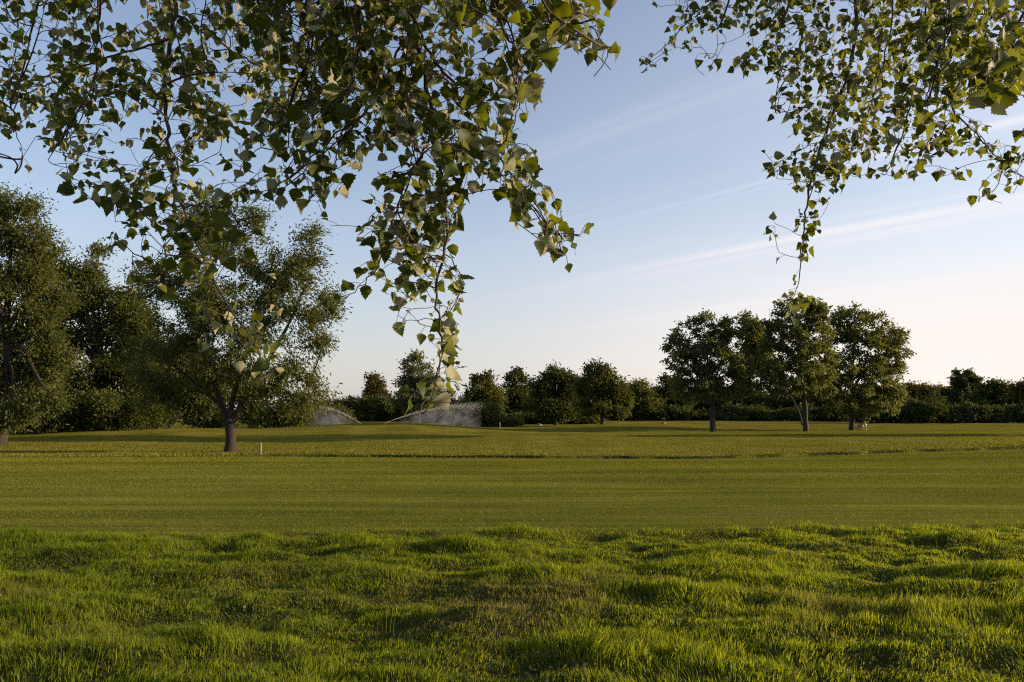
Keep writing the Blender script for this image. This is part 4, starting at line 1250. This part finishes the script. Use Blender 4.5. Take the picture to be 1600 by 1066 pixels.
zc = MATH('MAXIMUM', sep.outputs[2], 0.0)
den = MATH('ADD', zc, .03)
cx = MATH('DIVIDE', sep.outputs[0], den); cy = MATH('DIVIDE', sep.outputs[1], den)
AZC = math.radians(-42)     # cirrus streets run towards this azimuth
along = MATH('ADD', MATH('MULTIPLY', cx, math.sin(AZC)), MATH('MULTIPLY', cy, math.cos(AZC)))
cross = MATH('SUBTRACT', MATH('MULTIPLY', cx, math.cos(AZC)), MATH('MULTIPLY', cy, math.sin(AZC)))
comb = nd.new('ShaderNodeCombineXYZ'); lk.new(MATH('MULTIPLY', along, .09), comb.inputs[0]); lk.new(MATH('MULTIPLY', cross, 1.7), comb.inputs[1]); comb.inputs[2].default_value = 3.7
nz = nd.new('ShaderNodeTexNoise'); nz.inputs['Scale'].default_value = 1.0; nz.inputs['Detail'].default_value = 9; nz.inputs['Roughness'].default_value = .66
nz.inputs['Distortion'].default_value = .6
lk.new(comb.outputs[0], nz.inputs['Vector'])
comb2 = nd.new('ShaderNodeCombineXYZ'); lk.new(MATH('MULTIPLY', along, .16), comb2.inputs[0]); lk.new(MATH('MULTIPLY', cross, .30), comb2.inputs[1]); comb2.inputs[2].default_value = 9.1
nz2 = nd.new('ShaderNodeTexNoise'); nz2.inputs['Scale'].default_value = 1.0; nz2.inputs['Detail'].default_value = 5; nz2.inputs['Roughness'].default_value = .55
lk.new(comb2.outputs[0], nz2.inputs['Vector'])
streak = SM(nz.outputs['Fac'], .50, .72)
veil = SM(nz2.outputs['Fac'], .36, .72)
# more cirrus towards the sun side, little near the zenith
side = SM(sep.outputs[0], -.25, .62)
low = MATH('SUBTRACT', 1.0, SM(zc, .10, .62))
hz = MATH('SUBTRACT', 1.0, SM(zc, .0, .36))
cover = MATH('MULTIPLY', MATH('ADD', MATH('MULTIPLY', streak, 1.05), MATH('MULTIPLY', veil, .62)), MATH('MULTIPLY', MATH('ADD', MATH('MULTIPLY', side, .85), .15), low))
haze = MATH('MULTIPLY', MATH('POWER', hz, 1.2), MATH('ADD', MATH('MULTIPLY', side, .42), .56))
# pinkish veil near the horizon, whiter higher up
ccol = nd.new('ShaderNodeMix'); ccol.data_type = 'RGBA'
ccol.inputs['A'].default_value = (3.8, 3.78, 4.0, 1); ccol.inputs['B'].default_value = (4.25, 3.95, 3.66, 1)
lk.new(MATH('SUBTRACT', 1.0, SM(zc, .02, .22)), ccol.inputs['Factor'])
ccs = nd.new('ShaderNodeMix'); ccs.data_type = 'RGBA'; ccs.blend_type = 'MULTIPLY'; ccs.inputs['Factor'].default_value = 1
lk.new(ccol.outputs['Result'], ccs.inputs['A'])
dimc = nd.new('ShaderNodeMix'); dimc.data_type = 'RGBA'; dimc.inputs['A'].default_value = (.62, .68, .80, 1); dimc.inputs['B'].default_value = (1.04, 1.03, 1.02, 1)
lk.new(SM(sep.outputs[0], -.35, .5), dimc.inputs['Factor']); lk.new(dimc.outputs['Result'], ccs.inputs['B'])
tintn = nd.new('ShaderNodeMix'); tintn.data_type = 'RGBA'; tintn.blend_type = 'MULTIPLY'; tintn.inputs['Factor'].default_value = 1
tintn.inputs['B'].default_value = (1.21, 1.05, 1.06, 1)
lk.new(sky.outputs[0], tintn.inputs['A'])
mx = nd.new('ShaderNodeMix'); mx.data_type = 'RGBA'
lk.new(MATH('ADD', MATH('ADD', cover, .07), haze, clamp=True), mx.inputs['Factor']); lk.new(tintn.outputs['Result'], mx.inputs['A']); lk.new(ccs.outputs['Result'], mx.inputs['B'])
bg = nd.new('ShaderNodeBackground'); bg.inputs['Strength'].default_value = .117
lk.new(mx.outputs['Result'], bg.inputs[0])
wo = nd.new('ShaderNodeOutputWorld'); lk.new(bg.outputs[0], wo.inputs[0])

vs = S.view_settings
S.display_settings.display_device = 'sRGB'
vs.view_transform = 'Standard'; vs.look = 'None'; vs.exposure = 1.0; vs.gamma = 1.0; vs.use_curve_mapping = False
S.cycles.max_bounces = 6; S.cycles.diffuse_bounces = 3; S.cycles.glossy_bounces = 2; S.cycles.transmission_bounces = 3; S.cycles.transparent_max_bounces = 4
S.cycles.caustics_reflective = False; S.cycles.caustics_refractive = False
S.cycles.sample_clamp_indirect = 6
S.cycles.use_denoising = False
S.cycles.filter_width = 1.15
